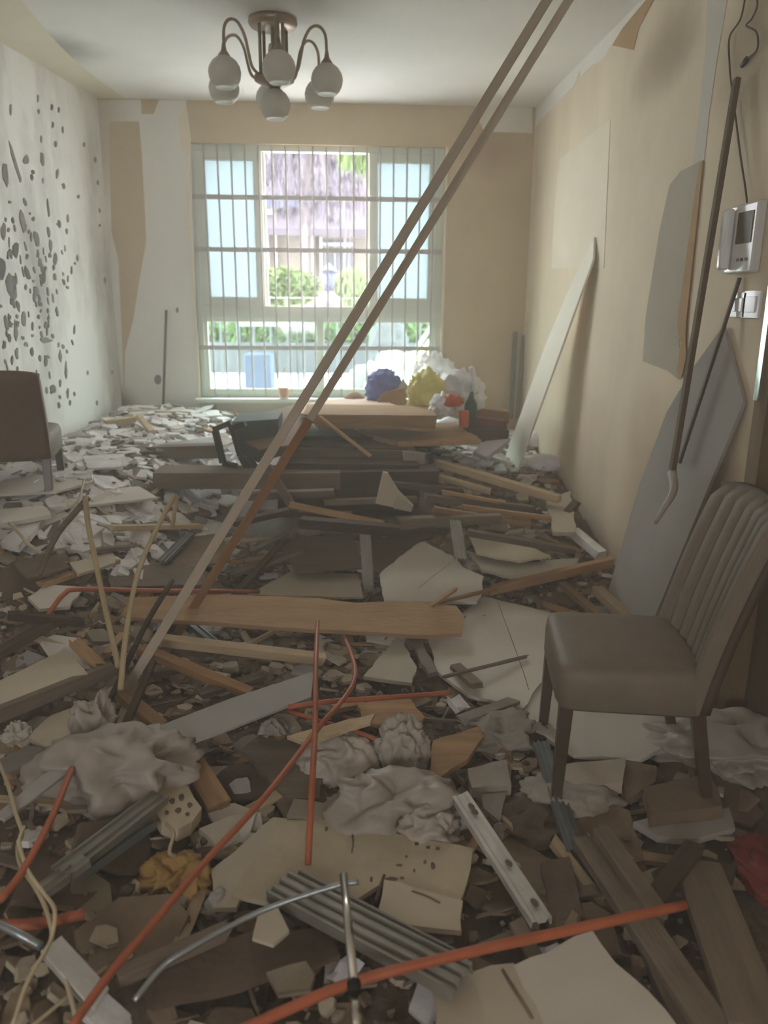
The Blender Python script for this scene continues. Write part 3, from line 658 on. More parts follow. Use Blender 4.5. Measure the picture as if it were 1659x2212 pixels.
# ------------------------------------------------------------------ things on and against the right wall
def bvl(o, w_): md = o.modifiers.new('bevel', 'BEVEL'); md.width = w_; md.segments = 3; return o
ph = empty('intercom', (XR-.03, onX(1613, 510).y, onX(1613, 510).z), 'white wall intercom with handset and dangling cord on the right wall', 'intercom')
a, b = onX(1598, 590), onX(1630, 440)
y1, y0 = onX(1590, 520).y, onX(1650, 520).y; zb, zt = onX(1613, 590).z, onX(1625, 440).z
bvl(add('wall_unit', boxv(XR-.035, XR, y0, y1, zb, zt), BOXF, 'switch', ph), .008)
bvl(add('handset', boxv(XR-.075, XR-.037, y1-.055, y1-.012, zb+.012, zt-.012), BOXF, 'switch', ph), .014)
o = bvl(add('shadow_panel', boxv(XR-.038, XR-.0345, y0+.02, y1-.07, zb+.10, zt-.03), BOXF, 'door_dark', ph), .002); o['label'] = 'dark panel in place of the shadow beside the handset'  # dark panel put where the intercom lies in shadow
for k in range(3): add('button', boxv(XR-.038, XR-.0345, y0+.03+.03*k, y0+.045+.03*k, zb+.04, zb+.05), BOXF, 'chunk_grey', ph)
for i, (p0, p1, lb) in enumerate((((1588, 632), (1612, 686), 'white rocker light switch plate nearer the window, below the intercom'), ((1614, 628), (1642, 688), 'white rocker light switch plate nearer the door, below the intercom'))):
    A, B = onX(*p0), onX(*p1); s_ = empty('light_switch', (XR, (A.y+B.y)/2, B.z), lb, 'switch')
    yy = sorted((A.y, B.y)); zz = sorted((A.z, B.z))
    bvl(add('switch_plate', boxv(XR-.010, XR, *yy, *zz), BOXF, 'switch', s_), .002)
    bvl(add('rocker', boxv(XR-.014, XR-.009, yy[0]+.02, yy[1]-.02, zz[0]+.02, zz[1]-.02), BOXF, 'switch', s_), .002)
def wc(px, py, o=.012): return onX(px, py, XR-o)
tag(tube('wall_cable', [wc(*p) for p in ((1612, -20), (1600, 40), (1576, 80), (1576, 140), (1580, 185), (1590, 260), (1600, 340), (1612, 420), (1616, 480), (1622, 560))], .0035, 'cable_dark'), 'thin dark cable running down the right wall to the intercom', 'cable')
cb = tag(tube('wall_cable', [wc(*p) for p in ((1630, -20), (1636, 10), (1624, 40), (1612, 55), (1634, 70), (1636, 105), (1618, 124), (1604, 134))], .0035, 'cable_dark'), 'short looped dark cable with a taped end high on the right wall', 'cable')
tube('tape_wrap', [wc(1614, 126), wc(1602, 142)], .009, 'lamp_metal', cb, smoothn=0)
plank('leaning_pole', wc(1592, 170, .03), wc(1452, 1020, .20), .028, .02, 'rust', 'brown pole leaning on the right wall, its foot bound in a pale rag', 'pole', jag=0, upv=Vector((1, 0, 0)))
p_ = wc(1452, 1020, .20)
rg = tube('rag', [p_, wc(1455, 1060, .22), wc(1436, 1095, .26), wc(1415, 1130, .28)], .016, 'bag_dusty', smoothn=5, radii=(.018, .008)); tag(rg, 'twisted pale rag hanging from the foot of the brown wall pole', 'rag')
plank('shadow_rod', wc(1598, 600, .012), wc(1468, 1000, .11), .014, .012, 'cable_dark', 'thin dark rod leaning in front of the grey blue board', 'rod', jag=0, upv=Vector((1, 0, 0)))  # dark rod put in for a shadow streak on the wall
# big grey blue board leaning on the wall
A, B, C_, D_ = wc(1562, 704, .02), wc(1606, 868, .02), wc(1402, 1362, .17), wc(1309, 1292, .25)
nb_ = (C_-A).cross(B-A).normalized(); nb_ = nb_ if nb_.x < 0 else -nb_
P = [on_plane(x, y, A, nb_) for x, y in ((1562, 704), (1606, 868), (1402, 1362), (1309, 1292), (1380, 1050), (1440, 890), (1500, 790))]
lb_ = sheet_world('leaning_board', P, nb_, .014, 'sheet_blue', 'large grey blue plasterboard sheet leaning against the right wall', 'board', amp=0)
# long white board leaning with pointed top
A, B, C_, D_ = wc(1283, 512, .015), wc(1108, 1042, .30), wc(1074, 1034, .33), wc(1256, 545, .03)
nb_ = (B-A).cross(C_-A).normalized(); nb_ = nb_ if nb_.x < 0 else -nb_
P = [on_plane(x, y, A, nb_) for x, y in ((1283, 512), (1281, 560), (1108, 1042), (1074, 1034), (1180, 740), (1222, 640), (1250, 580))]
sheet_world('leaning_board', P, nb_, .012, 'board_white', 'long narrow white board with pointed top leaning on the right wall', 'board', amp=0)
for (x0, y0_, x1_, y1_, lb) in ((1114, 716, 1104, 905, 'grey metal profile upright in the far right corner, left one'), (1132, 724, 1119, 905, 'grey metal profile upright in the far right corner, right one with pale rim')):
    plank('metal_profile', onY(x0, y0_, D-.03), onY(x1_, y1_, D-.10), .035, .02, 'metal_stud', lb, 'metal profile', jag=0, upv=Vector((0, -1, 0)), prof=studp(.035, .018, .003, 1))
tag(tube('iron_rod', [onY(359, 670, D-.03), onY(352, 895, D-.12)], .010, 'cable_dark', smoothn=0), 'thin dark iron rod leaning on the white back wall, left of window', 'rod')

# ------------------------------------------------------------------ board stack in the middle
def face(name, px, y, mat, label, cat='board', depth=.3, amp=.004, lean=0.0, seed=1):
    """board standing on edge at distance y, outline seen from the front"""
    n = Vector((0, -1, lean)).normalized(); c = onY(sum(p[0] for p in px)/len(px), sum(p[1] for p in px)/len(px), y)
    P = [on_plane(a_, b_, c, n) for a_, b_ in px]
    m = len(P); return sheet_world(name, P, n, depth, mat, label, cat, amp=0, seed=seed)
def top(name, px, z, mat, label, cat='board', th=.02, amp=.006, **k): return slab(name, px, mat, label, cat, z=z, th=th, amp=amp, **k)
face('storage_bench', [(600, 1000), (905, 1005), (905, 1100), (600, 1110)], 4.35, 'wood_dark', 'dark brown cabinet carcass under the heap of boards mid room', 'cabinet', depth=.8)
face('long_board', [(330, 1022), (735, 1022), (735, 1058), (330, 1056)], 4.25, 'wood_grey', 'long grey brown panel edge at the left front of the board heap', 'panel', depth=.22)
face('long_board', [(735, 1020), (950, 1018), (945, 1050), (735, 1056)], 4.27, 'wood_dark', 'dark panel edge continuing right of the long grey brown panel', 'panel', depth=.22)
face('cabinet_panel', [(606, 968), (900, 975), (905, 1015), (606, 1018)], 4.55, 'wood_grey', 'grey brown cabinet side lying mid heap under the pink top board', 'panel', depth=.5)
face('cabinet_panel', [(870, 976), (918, 980), (915, 1030), (875, 1036)], 4.48, 'chunk_grey', 'pale grey torn panel end at the right of the heap', 'panel', depth=.05)
face('drawer_box', [(620, 942), (950, 945), (950, 968), (610, 972)], 4.9, 'wood_dark', 'dark brown broken drawer box under the tan boards', 'cabinet', depth=.6)
face('tan_board', [(655, 895), (945, 898), (940, 926), (690, 926)], 4.68, 'wood_tan', 'tan board with square front edge beneath the pinkish top board', depth=.5)
top('pink_board', [(648, 893), (655, 872), (720, 862), (812, 856), (895, 893)], .835, 'wood_pink', 'smooth pinkish board lying on top of the heap', th=.025, amp=.003)
top('split_board', [(765, 925), (800, 915), (985, 912), (1040, 950), (860, 955), (795, 938)], .69, 'wood_tan', 'split tan board jutting right from the heap with ragged lower edge', th=.03, amp=.01)
top('brown_sheet', [(488, 928), (560, 895), (652, 868), (660, 905), (640, 960), (560, 970)], .76, 'brown_tarp', 'dark brown sheet sloping off the left of the heap', th=.012, tilt=(.15, .15))
face('dark_crate', [(500, 912), (600, 905), (606, 985), (560, 1000), (508, 975)], 4.6, 'dark_teal', 'dark teal crate wedged at the left end of the heap', 'crate', depth=.35)
fr_ = empty('stool_frame', onY(490, 1000, 4.4), 'black stool frame lying at the left end of the board heap', 'stool')
for q in (((462, 928), (500, 912)), ((465, 930), (482, 1000)), ((500, 915), (520, 985)), ((482, 1000), (512, 1008)), ((520, 985), (545, 1030)), ((535, 985), (562, 1025)), ((496, 925), (530, 915))):
    P = [onY(*q[0], 4.42), onY(*q[1], 4.40)]; o = extr('frame_bar', rectp(.035, .03), (P[1]-P[0]).length, 'black_frame'); oriented(o, *P); mw = o.matrix_basis.copy(); o.parent = fr_; o.matrix_basis = fr_.matrix_basis.inverted() @ mw if False else Matrix.Translation(-fr_.location) @ mw
face('brown_board', [(272, 968), (465, 962), (472, 990), (280, 994)], 4.75, 'wood_grey', 'brown panel on edge among the white debris left of the heap', 'panel', depth=.1)
top('brown_board', [(275, 996), (300, 985), (475, 985), (470, 1000), (420, 1006)], .47, 'wood_pale', 'pale brown panel lying flat before the brown panel on edge')
plank('broken_lath', onY(578, 1008, 4.12), onY(630, 1092, 3.9), .045, .02, 'wood_grey', 'broken grey lath sloping down the front of the heap', 'lath', upv=Vector((0, -1, 0)))
plank('broken_lath', onY(626, 1090, 3.9), onY(828, 1132, 3.75), .035, .03, 'wood_tan', 'tan lath with snapped end hanging across the heap front', 'lath', upv=Vector((0, -1, .3)))
plank('nail', onY(824, 1134, 3.74), onY(830, 1160, 3.74), .012, .012, 'wood_tan', 'thin splinter dangling from the snapped tan lath', 'splinter')
for (a, b, mt, w_, h_, y0, y1, lb) in (
    ((610, 962), (880, 972), 'wood_dark', .05, .03, 4.62, 4.6, 'dark lath above the grey brown cabinet side'),
    ((520, 1072), (720, 1064), 'wood_grey', .06, .04, 4.1, 4.12, 'grey timber under the long panel, left half'),
    ((700, 1085), (900, 1078), 'wood_grey', .05, .03, 4.1, 4.15, 'grey timber under the long panel, right half'),
    ((560, 1108), (760, 1112), 'wood_dark', .05, .03, 3.95, 3.95, 'dark lath low in front of the cabinet carcass'),
    ((690, 900), (800, 985), 'wood_tan', .03, .015, 4.6, 4.5, 'splintered tan strip hanging over the front of the heap'),
    ((840, 1045), (1000, 1060), 'wood_dark', .05, .03, 4.2, 4.2, 'dark timber end right of the triangular board')):
    plank('timber', onY(*a, y0), onY(*b, y1), w_, h_, mt, lb, 'timber')
face('corner_piece', [(828, 1020), (838, 1022), (862, 1062), (893, 1092), (888, 1104), (812, 1088)], 3.95, 'sheet_cream', 'small triangular cream board standing up before the dark cabinet', 'board', depth=.03)
face('corner_piece', [(858, 1070), (893, 1093), (888, 1106), (850, 1098)], 3.9, 'plaster_grey', 'grey shard leaning behind the triangular cream board', 'board', depth=.02)
for (a, b, mt, w_, h_, y0, y1, lb) in (
    ((920, 1075), (1150, 1100), 'wood_grey', .05, .04, 4.1, 4.2, 'grey plank end pointing right below the pale beam'),
    ((935, 1100), (1142, 1132), 'wood_tan', .04, .03, 3.85, 3.9, 'tan plank with pale edge under the debris by the right wall'),
    ((945, 1000), (1208, 1078), 'wood_pale', .06, .045, 4.7, 4.25, 'long pale cream beam sloping right toward the wall'),
    ((930, 1025), (1060, 1062), 'wood_pale', .06, .03, 4.5, 4.4, 'short pale plank under the long cream beam'),
    ((955, 1062), (1080, 1085), 'wood_tan', .03, .02, 4.15, 4.15, 'thin tan lath left of the beam end'),
    ((860, 1128), (1080, 1120), 'wood_grey', .06, .05, 3.8, 3.85, 'grey timber lying level across the heap foot'),
    ((650, 1128), (860, 1146), 'wood_dark', .07, .05, 3.75, 3.7, 'dark timber at the very foot of the heap'),
    ((1010, 1150), (1240, 1190), 'wood_grey', .05, .03, 3.6, 3.6, 'grey plank lying right of the standing metal studs'),
    ((505, 1130), (640, 1100), 'wood_dark', .06, .03, 3.8, 3.95, 'dark plank stub left of the tan snapped lath'),
    ((1000, 1095), (1190, 1120), 'wood_tan', .03, .025, 3.95, 3.9, 'reddish lath under the beam by the right wall')):
    plank('timber', onY(*a, y0), onY(*b, y1), w_, h_, mt, lb, 'timber')
top('foam_panel', [(1022, 975), (1072, 932), (1102, 945), (1052, 988)], .62, 'foam', 'lilac white foam panel tilted on the debris by the white board', 'foam', th=.03, tilt=(.1, .3))
for i, (px, py, s, lb) in enumerate(((965, 972, .16, 'crumpled lilac paper left of the foam panel'), (1000, 985, .14, 'crumpled white paper just before the foam panel'), (990, 962, .12, 'small crumpled paper behind the other two'), (1150, 985, .15, 'white torn plastic behind the foot of the white board'), (1180, 1020, .2, 'long torn white film along the right wall'))):
    p = onZ(px, py, .40); crumple('crumpled_paper', (p.x, p.y, T(p.x, p.y)), (s*1.4, s, max(.1, p.z-T(p.x, p.y)+.05)), 'paper', lb, 'paper', 21+i, 3, .4)
# bags and rubbish behind the heap
def stand(px, py, y): return onY(px, py, y)
p = stand(920, 890, 5.25); crumple('plastic_bag', (p.x, p.y, p.z-.02), (.26, .2, .30), 'yellow', 'bright yellow plastic bag on the heap by the window', 'bag', 31, 4, .35, freq=4.2)
p = stand(936, 838, 5.6); crumple('plastic_bag', (p.x, p.y, p.z-.02), (.30, .22, .26), 'film', 'translucent white bag behind the yellow one against the window', 'bag', 32, 4, .35, freq=4.2)
p = stand(990, 885, 5.35); crumple('plastic_bag', (p.x, p.y, p.z), (.34, .26, .26), 'bag_white', 'white plastic bag right of the yellow bag', 'bag', 33, 4, .4, freq=4.2)
o = tube('bag_handle', [stand(1012, 870, 5.2), stand(1026, 840, 5.2), stand(1022, 800, 5.2), stand(1018, 800, 5.2), stand(1032, 850, 5.25)], .014, 'bag_white'); tag(o, 'upright white handle strip of a torn bag before the far right corner', 'bag')
p = stand(993, 835, 5.5); lathe('pot', [(.08, 0), (.11, .05), (.115, .07), (.10, .072), (.09, .04)], 'rubber', (p.x, p.y, p.z-.03)); tag(bpy.context.scene.objects['pot'], 'black round pot rim showing out of the white bag', 'pot')
p = stand(830, 858, 5.6); crumple('plastic_bag', (p.x, p.y, p.z-.03), (.26, .16, .22), 'bag_blue', 'violet blue plastic bag on the window side of the heap', 'bag', 34, 4, .35, freq=4.2)
face('carton', [(815, 868), (828, 850), (872, 838), (880, 872), (868, 892)], 5.45, 'cardboard', 'small brown carton between the blue and yellow bags', 'box', depth=.14)
face('carton', [(862, 838), (872, 820), (884, 836), (880, 862)], 5.5, 'sheet_blue', 'pale flap box behind the small brown carton', 'box', depth=.1)
p = stand(765, 862, 5.7); crumple('rubbish_lump', (p.x, p.y, p.z-.05), (.16, .12, .10), 'cardboard', 'brown lump of waste behind the pink board', 'waste', 35, 3, .3)
p = stand(955, 890, 4.95); crumple('plastic_bag', (p.x, p.y, p.z-.02), (.16, .14, .14), 'bag_white', 'small white carrier bag with orange wrap at the heap end', 'bag', 36, 4, .35, freq=4.2)
p = stand(975, 878, 4.92); crumple('wrapper', (p.x, p.y, p.z), (.15, .1, .08), 'orange_bright', 'bright orange wrapper lying on the white carrier bag', 'wrapper', 37, 3, .3)
p = stand(1016, 905, 5.0); lathe('bottle', [(.04, 0), (.042, .10), (.04, .13), (.018, .17), (.016, .21)], 'green', (p.x, p.y, p.z-.03)); tag(S.objects['bottle'], 'dark green bottle right of the orange wrapper', 'bottle')
p = stand(1002, 912, 4.9); lathe('tin', [(.03, 0), (.032, .005), (.032, .10), (.028, .105)], 'orange_bright', (p.x, p.y, p.z-.03)); tag(S.objects['tin'], 'orange brown tin standing before the green bottle', 'tin')
face('red_box', [(1012, 900), (1095, 910), (1095, 925), (1010, 918)], 5.1, 'red', 'long red box lying before the far right corner', 'box', depth=.12)
face('wooden_crate', [(1025, 880), (1100, 890), (1100, 915), (1022, 900)], 5.4, 'wood_orange', 'orange brown wooden crate behind the long red box', 'crate', depth=.2)
face('wooden_crate', [(1000, 925), (1100, 930), (1096, 965), (1040, 955)], 5.0, 'wood_dark', 'dark wooden crate beneath the red box', 'crate', depth=.2)
cu = empty('drink_cup', onY(613, 860, D-.01), 'clear cup of orange drink standing on the window sill', 'cup')
c0 = onY(613, 862, D-.06)
lathe('cup_wall', [(.036, 0), (.048, .15), (.044, .152), (.033, .01)], 'cup', (c0.x, c0.y, WS+.002), None, 20); o = S.objects['cup_wall']; o.parent = cu; o.location = o.location-cu.location
o = lathe('drink', [(.034, .008), (.040, .085), (.001, .086)], 'juice', (c0.x, c0.y, WS+.002), None, 20); o.parent = cu; o.location = o.location-cu.location
o = tube('straw', [(c0.x, c0.y-.0, WS+.06), (c0.x+.01, c0.y, WS+.24)], .003, 'orange_bright', None, smoothn=0); o.parent = cu; o.location = o.location-cu.location
for (px, lb) in (((278, 880, 410, 888), 'pale tan batten lying along the back wall, left of the window'), ((225, 905, 300, 898), 'pinkish lath lying in the far left corner'),):
    plank('tan_batten', G(px[0], px[1]+12, .05), G(px[2], px[3]+8, .05), .05, .05, 'wood_pale', lb, 'batten')
plank('tan_batten', G(300, 900, .12), G(330, 935, .06), .04, .03, 'wood_pale', 'short pale batten standing askew in the white debris', 'batten')

# ------------------------------------------------------------------ boards, sheets and slabs of the foreground
SL = [  # outline in sight lines, material, label, height over the rubble, thickness
 ([(820, 1240), (905, 1165), (985, 1205), (1000, 1225), (1045, 1245), (1040, 1285), (1030, 1300), (830, 1300)], 'sheet_pale', 'cream plasterboard piece with peaked top between the two standing metal studs', .10, .014),
 ([(535, 1285), (630, 1232), (775, 1240), (785, 1290)], 'sheet_cream', 'cream sheet behind the wide tan plank, left of the standing stud', .06, .012),
 ([(925, 1380), (1045, 1288), (1200, 1325), (1185, 1450), (1130, 1530), (1010, 1500), (945, 1450)], 'sheet_pale', 'large pale cracked plasterboard sheet left of the dining chair', .06, .014),
 ([(1105, 1540), (1170, 1470), (1230, 1520), (1440, 1548), (1452, 1600), (1385, 1640), (1240, 1630), (1190, 1600)], 'sheet_pale', 'pale board lying under the seat of the right chair', .05, .014),
 ([(1215, 1652), (1352, 1636), (1345, 1690), (1225, 1706)], 'sheet_cream', 'thick cream plaster block before the pale board under the chair', .06, .04),
 ([(1345, 1640), (1418, 1655), (1415, 1690), (1355, 1722), (1345, 1690)], 'chunk_brown', 'tan plaster lump beside the cream block under the chair', .05, .03),
 ([(1390, 1700), (1535, 1668), (1560, 1740), (1405, 1762)], 'chunk_brown', 'brown flat box lying right of the tan plaster lump', .10, .04),
 ([(1368, 1775), (1480, 1752), (1575, 1745), (1588, 1788), (1500, 1812), (1420, 1806)], 'sheet_blue', 'grey slab under the brown flat box at lower right', .05, .02),
 ([(785, 1460), (862, 1372), (900, 1440), (890, 1475)], 'plaster_grey', 'grey triangular shard beneath the right half of the tan plank', .08, .015),
 ([(880, 1372), (905, 1372), (945, 1450), (925, 1455)], 'chunk_grey', 'narrow dark edged shard next to the grey triangular shard', .09, .02),
 ([(0, 1470), (130, 1408), (160, 1420), (190, 1456), (10, 1532), (-30, 1530)], 'sheet_cream', 'dusty board with rounded corner at the left edge of the picture', .10, .02),
 ([(60, 1590), (110, 1545), (210, 1510), (165, 1600), (100, 1612)], 'chunk_cream', 'yellowish plaster plate below the left edge timber', .05, .02),
 ([(-20, 1650), (60, 1610), (160, 1625), (20, 1668)], 'chunk_grey', 'grey green board scrap low on the left edge', .04, .02),
 ([(235, 1590), (260, 1530), (330, 1560), (320, 1600)], 'sheet_cream', 'small cream sheet beneath the foot of the front batten', .05, .012),
 ([(305, 1650), (372, 1640), (410, 1705), (436, 1745), (415, 1775), (385, 1790), (350, 1775), (330, 1735), (305, 1700)], 'sheet_spotted', 'broken plaster slab pitted with dark holes, left of centre', .09, .04),
 ([(430, 1790), (500, 1762), (520, 1800), (470, 1828)], 'plaster_grey', 'small grey white tile fragment by the long orange pipe', .08, .014),
 ([(600, 1770), (700, 1772), (1022, 1832), (1010, 1900), (990, 1960), (998, 2010), (905, 2000), (815, 1985), (830, 1905), (760, 1950), (620, 1955), (500, 1930), (560, 1840)], 'sheet_spotted', 'wide stained plasterboard sheet in the centre foreground', .07, .014),
 ([(455, 1880), (590, 1765), (640, 1770), (540, 1880), (510, 1960), (460, 1960)], 'sheet_cream', 'cream sheet tucked under the left of the wide stained sheet', .06, .014),
 ([(830, 1900), (1000, 1945), (995, 2010), (900, 2000), (815, 1975)], 'sheet_cream', 'lower torn flap of the wide stained sheet', .09, .014),
 ([(620, 1760), (635, 1725), (700, 1735), (755, 1760), (740, 1775)], 'chunk_cream', 'cream plaster strip above the wide stained sheet', .09, .025),
 ([(1110, 2085), (1210, 2040), (1280, 2010), (1330, 2080), (1400, 2140), (1470, 2225), (1180, 2225)], 'sheet_pale', 'large pale plasterboard piece at the bottom edge, right of centre', .08, .014),
 ([(930, 2120), (1060, 2085), (1110, 2080), (1180, 2225), (940, 2225), (945, 2180)], 'sheet_cream', 'torn cream plasterboard piece at the bottom edge before the large pale one', .07, .014),
 ([(575, 2100), (660, 2075), (680, 2105), (670, 2135), (600, 2145)], 'chunk_cream', 'rounded cream tile fragment on the brown board at the bottom', .11, .014),
 ([(545, 2025), (560, 1965), (600, 1960), (625, 2010), (590, 2040)], 'sheet_cream', 'small cream flake leaning at the thin silver tube', .12, .01),
 ([(290, 2130), (430, 2060), (545, 2010), (700, 2005), (735, 2060), (520, 2130), (330, 2170)], 'chunk_brown', 'brown dusty board left of the chrome pole at the bottom', .06, .018),
 ([(930, 1690), (935, 1600), (1035, 1568), (1046, 1590), (1010, 1640), (975, 1660)], 'wood_tan', 'ragged tan fibreboard piece right of the crumpled bag', .08, .018),
 ([(1010, 1660), (1095, 1640), (1105, 1695), (1020, 1702)], 'chunk_grey', 'grey mortar block right of the ragged tan fibreboard', .07, .035),
 ([(1040, 1715), (1095, 1710), (1080, 1775), (1045, 1745)], 'chunk_grey', 'smaller grey mortar block just behind the punched white stud', .05, .03),
 ([(620, 1590), (690, 1570), (810, 1540), (800, 1560), (660, 1605)], 'wood_pale', 'thin pale slat crossing under the orange pipes', .16, .012),
 ([(770, 1520), (880, 1505), (918, 1548), (900, 1570), (790, 1560)], 'wood_tan', 'tan plywood scrap right of the orange pipes', .07, .015),
 ([(520, 1620), (580, 1570), (700, 1660), (690, 1725), (620, 1720)], 'wood_grey', 'brown plank stub under the fork of the orange pipes', .05, .02),
 ([(440, 1690), (500, 1650), (600, 1655), (590, 1710), (460, 1730)], 'chunk_brown', 'dusty brown plate left of the brown plank stub', .03, .02),
 ([(860, 1675), (1270, 1900), (1300, 1930), (1180, 1960)], 'chunk_brown', 'brown dusty sheet beneath the punched white stud', .02, .01),
 ([(1340, 1895), (1440, 1870), (1400, 1990), (1350, 1960)], 'chunk_cream', 'dim yellowish plate between the two dark planks at lower right', .04, .014),
 ([(1170, 1860), (1230, 1850), (1260, 1980), (1190, 1990)], 'chunk_brown', 'dim cracked brown tile right of the punched white stud', .04, .015),
 ([(1010, 1190), (1130, 1215), (1250, 1205), (1240, 1240), (1120, 1250), (1040, 1230)], 'plaster_grey', 'grey plaster sheet behind the orange brown plank', .10, .014),
 ([(1180, 1080), (1232, 1060), (1245, 1150), (1195, 1150)], 'sheet_cream', 'upright beige board scrap standing at the foot of the right wall', .14, .02),
 ([(600, 1165), (760, 1150), (790, 1225), (640, 1235)], 'wood_grey', 'dark brown sheet at the heap foot, left of the hanging stud', .09, .012),
 ([(800, 1150), (985, 1140), (900, 1172), (818, 1238), (800, 1230)], 'wood_dark', 'dark sheet showing behind the peaked cream board', .07, .012),
 ([(1010, 1150), (1100, 1160), (1190, 1200), (1120, 1212), (1030, 1195)], 'sheet_cream', 'small cream sheet below the grey plank by the right studs', .13, .012),
 ([(350, 1170), (480, 1150), (500, 1210), (380, 1230)], 'chunk_brown', 'dusty brown sheet between cane strip and front batten', .08, .012),
 ([(230, 1225), (420, 1215), (440, 1262), (240, 1268)], 'wood_grey', 'flat grey panel behind the left end of the tan plank', .08, .012),
 ([(30, 1215), (120, 1190), (150, 1225), (60, 1250)], 'chunk_brown', 'tan plate low on the left bank slope', .07, .014),
 ([(-10, 1040), (80, 1025), (200, 1040), (120, 1062), (-10, 1068)], 'sheet_pale', 'long pale sheet across the bank behind the left chair legs', .08, .012),
 ([(180, 985), (270, 978), (262, 1008), (190, 1012)], 'chunk_white', 'flat white sheet on the bank right of the left chair', .07, .012),
 ([(120, 1065), (300, 1050), (340, 1075), (150, 1095)], 'sheet_pale', 'long pale board lying level right of the left chair leg', .08, .012),
 ([(330, 960), (470, 942), (478, 965), (340, 972)], 'chunk_white', 'white sheet just behind the brown board on edge', .08, .012),
 ([(0, 1100), (95, 1092), (110, 1112), (5, 1130)], 'sheet_pale', 'pale flat strip by the left picture edge under the chair', .1, .02),
 ([(150, 1215), (240, 1190), (250, 1215), (170, 1240)], 'sheet_cream', 'pale plate behind the bent cane strips', .06, .014),
 ([(60, 1290), (100, 1262), (180, 1268), (150, 1310), (85, 1315)], 'sheet_pale', 'pale plaster plate by the bend of the orange hose at left', .07, .014),
 ([(0, 1170), (90, 1090), (108, 1110), (40, 1180)], 'chunk_white', 'white block below the left chair', .08, .03),
]
for i, (px, mt, lb, off, th) in enumerate(SL):
    slab('plasterboard_piece' if 'sheet' in mt or 'plaster' in mt else ('plaster_block' if 'chunk' in mt else 'wood_scrap'), px, mt, lb, 'board' if 'sheet' in mt or 'wood' in mt else 'rubble piece', off=off, th=th, seed=i, amp=.005, step=.04)
# pits and cracks on two of the sheets
def pit(label, cx, cy, w_, h_, name='pit', mat='dust'):
    o, c, n = PLN[label]; P = [on_plane(cx+math.cos(k*.785)*w_*rnd.uniform(.35, .6), cy+math.sin(k*.785)*h_*rnd.uniform(.35, .6), c+n*.0015, n) for k in range(8)]
    V = P+[p-n*.001 for p in P]; q = add(name, V, [tuple(range(8)), tuple(range(15, 7, -1))]+[(k, (k+1) % 8, (k+1) % 8+8, k+8) for k in range(8)], mat)
    q.parent = o; q.location = q.location-o.location
def crack(label, pts, w_=.004):
    o, c, n = PLN[label]; P = [on_plane(x, y, c+n*.001, n) for x, y in pts]; V, Fs = tube_geo(P, w_, 4, 3)
    q = add('crack', V, Fs, 'dust'); q.parent = o; q.location = q.location-o.location
for a in ((345, 1735, 12, 14), (330, 1720, 8, 10), (372, 1730, 14, 12), (392, 1722, 12, 16), (410, 1738, 12, 14), (360, 1755, 12, 10), (385, 1750, 14, 12), (405, 1758, 10, 9), (345, 1690, 5, 7)):
    pit('broken plaster slab pitted with dark holes, left of centre', *a)
for a in ((705, 1790, 8, 10), (880, 1805, 10, 8), (900, 1822, 10, 8), (925, 1830, 10, 7), (946, 1832, 9, 7), (918, 1862, 8, 10), (935, 1870, 12, 16), (895, 1880, 6, 9), (846, 1898, 26, 9), (868, 1896, 10, 6), (878, 1850, 6, 8), (802, 1900, 8, 12), (862, 1868, 14, 5)):
    pit('wide stained plasterboard sheet in the centre foreground', *a)
crack('wide stained plasterboard sheet in the centre foreground', [(830, 1890), (820, 1920), (812, 1945)])
crack('wide stained plasterboard sheet in the centre foreground', [(760, 1795), (763, 1820), (760, 1842)], .0025)
crack('lower torn flap of the wide stained sheet', [(890, 1925), (920, 1935), (950, 1950)], .003)
crack('large pale cracked plasterboard sheet left of the dining chair', [(1075, 1300), (1092, 1345), (1112, 1400), (1130, 1450), (1142, 1490)], .0014)
crack('torn cream plasterboard piece at the bottom edge before the large pale one', [(1085, 2095), (1100, 2120), (1125, 2160), (1150, 2200)], .004)
crack('cream plasterboard piece with peaked top between the two standing metal studs', [(975, 1215), (935, 1245), (905, 1270)], .001)
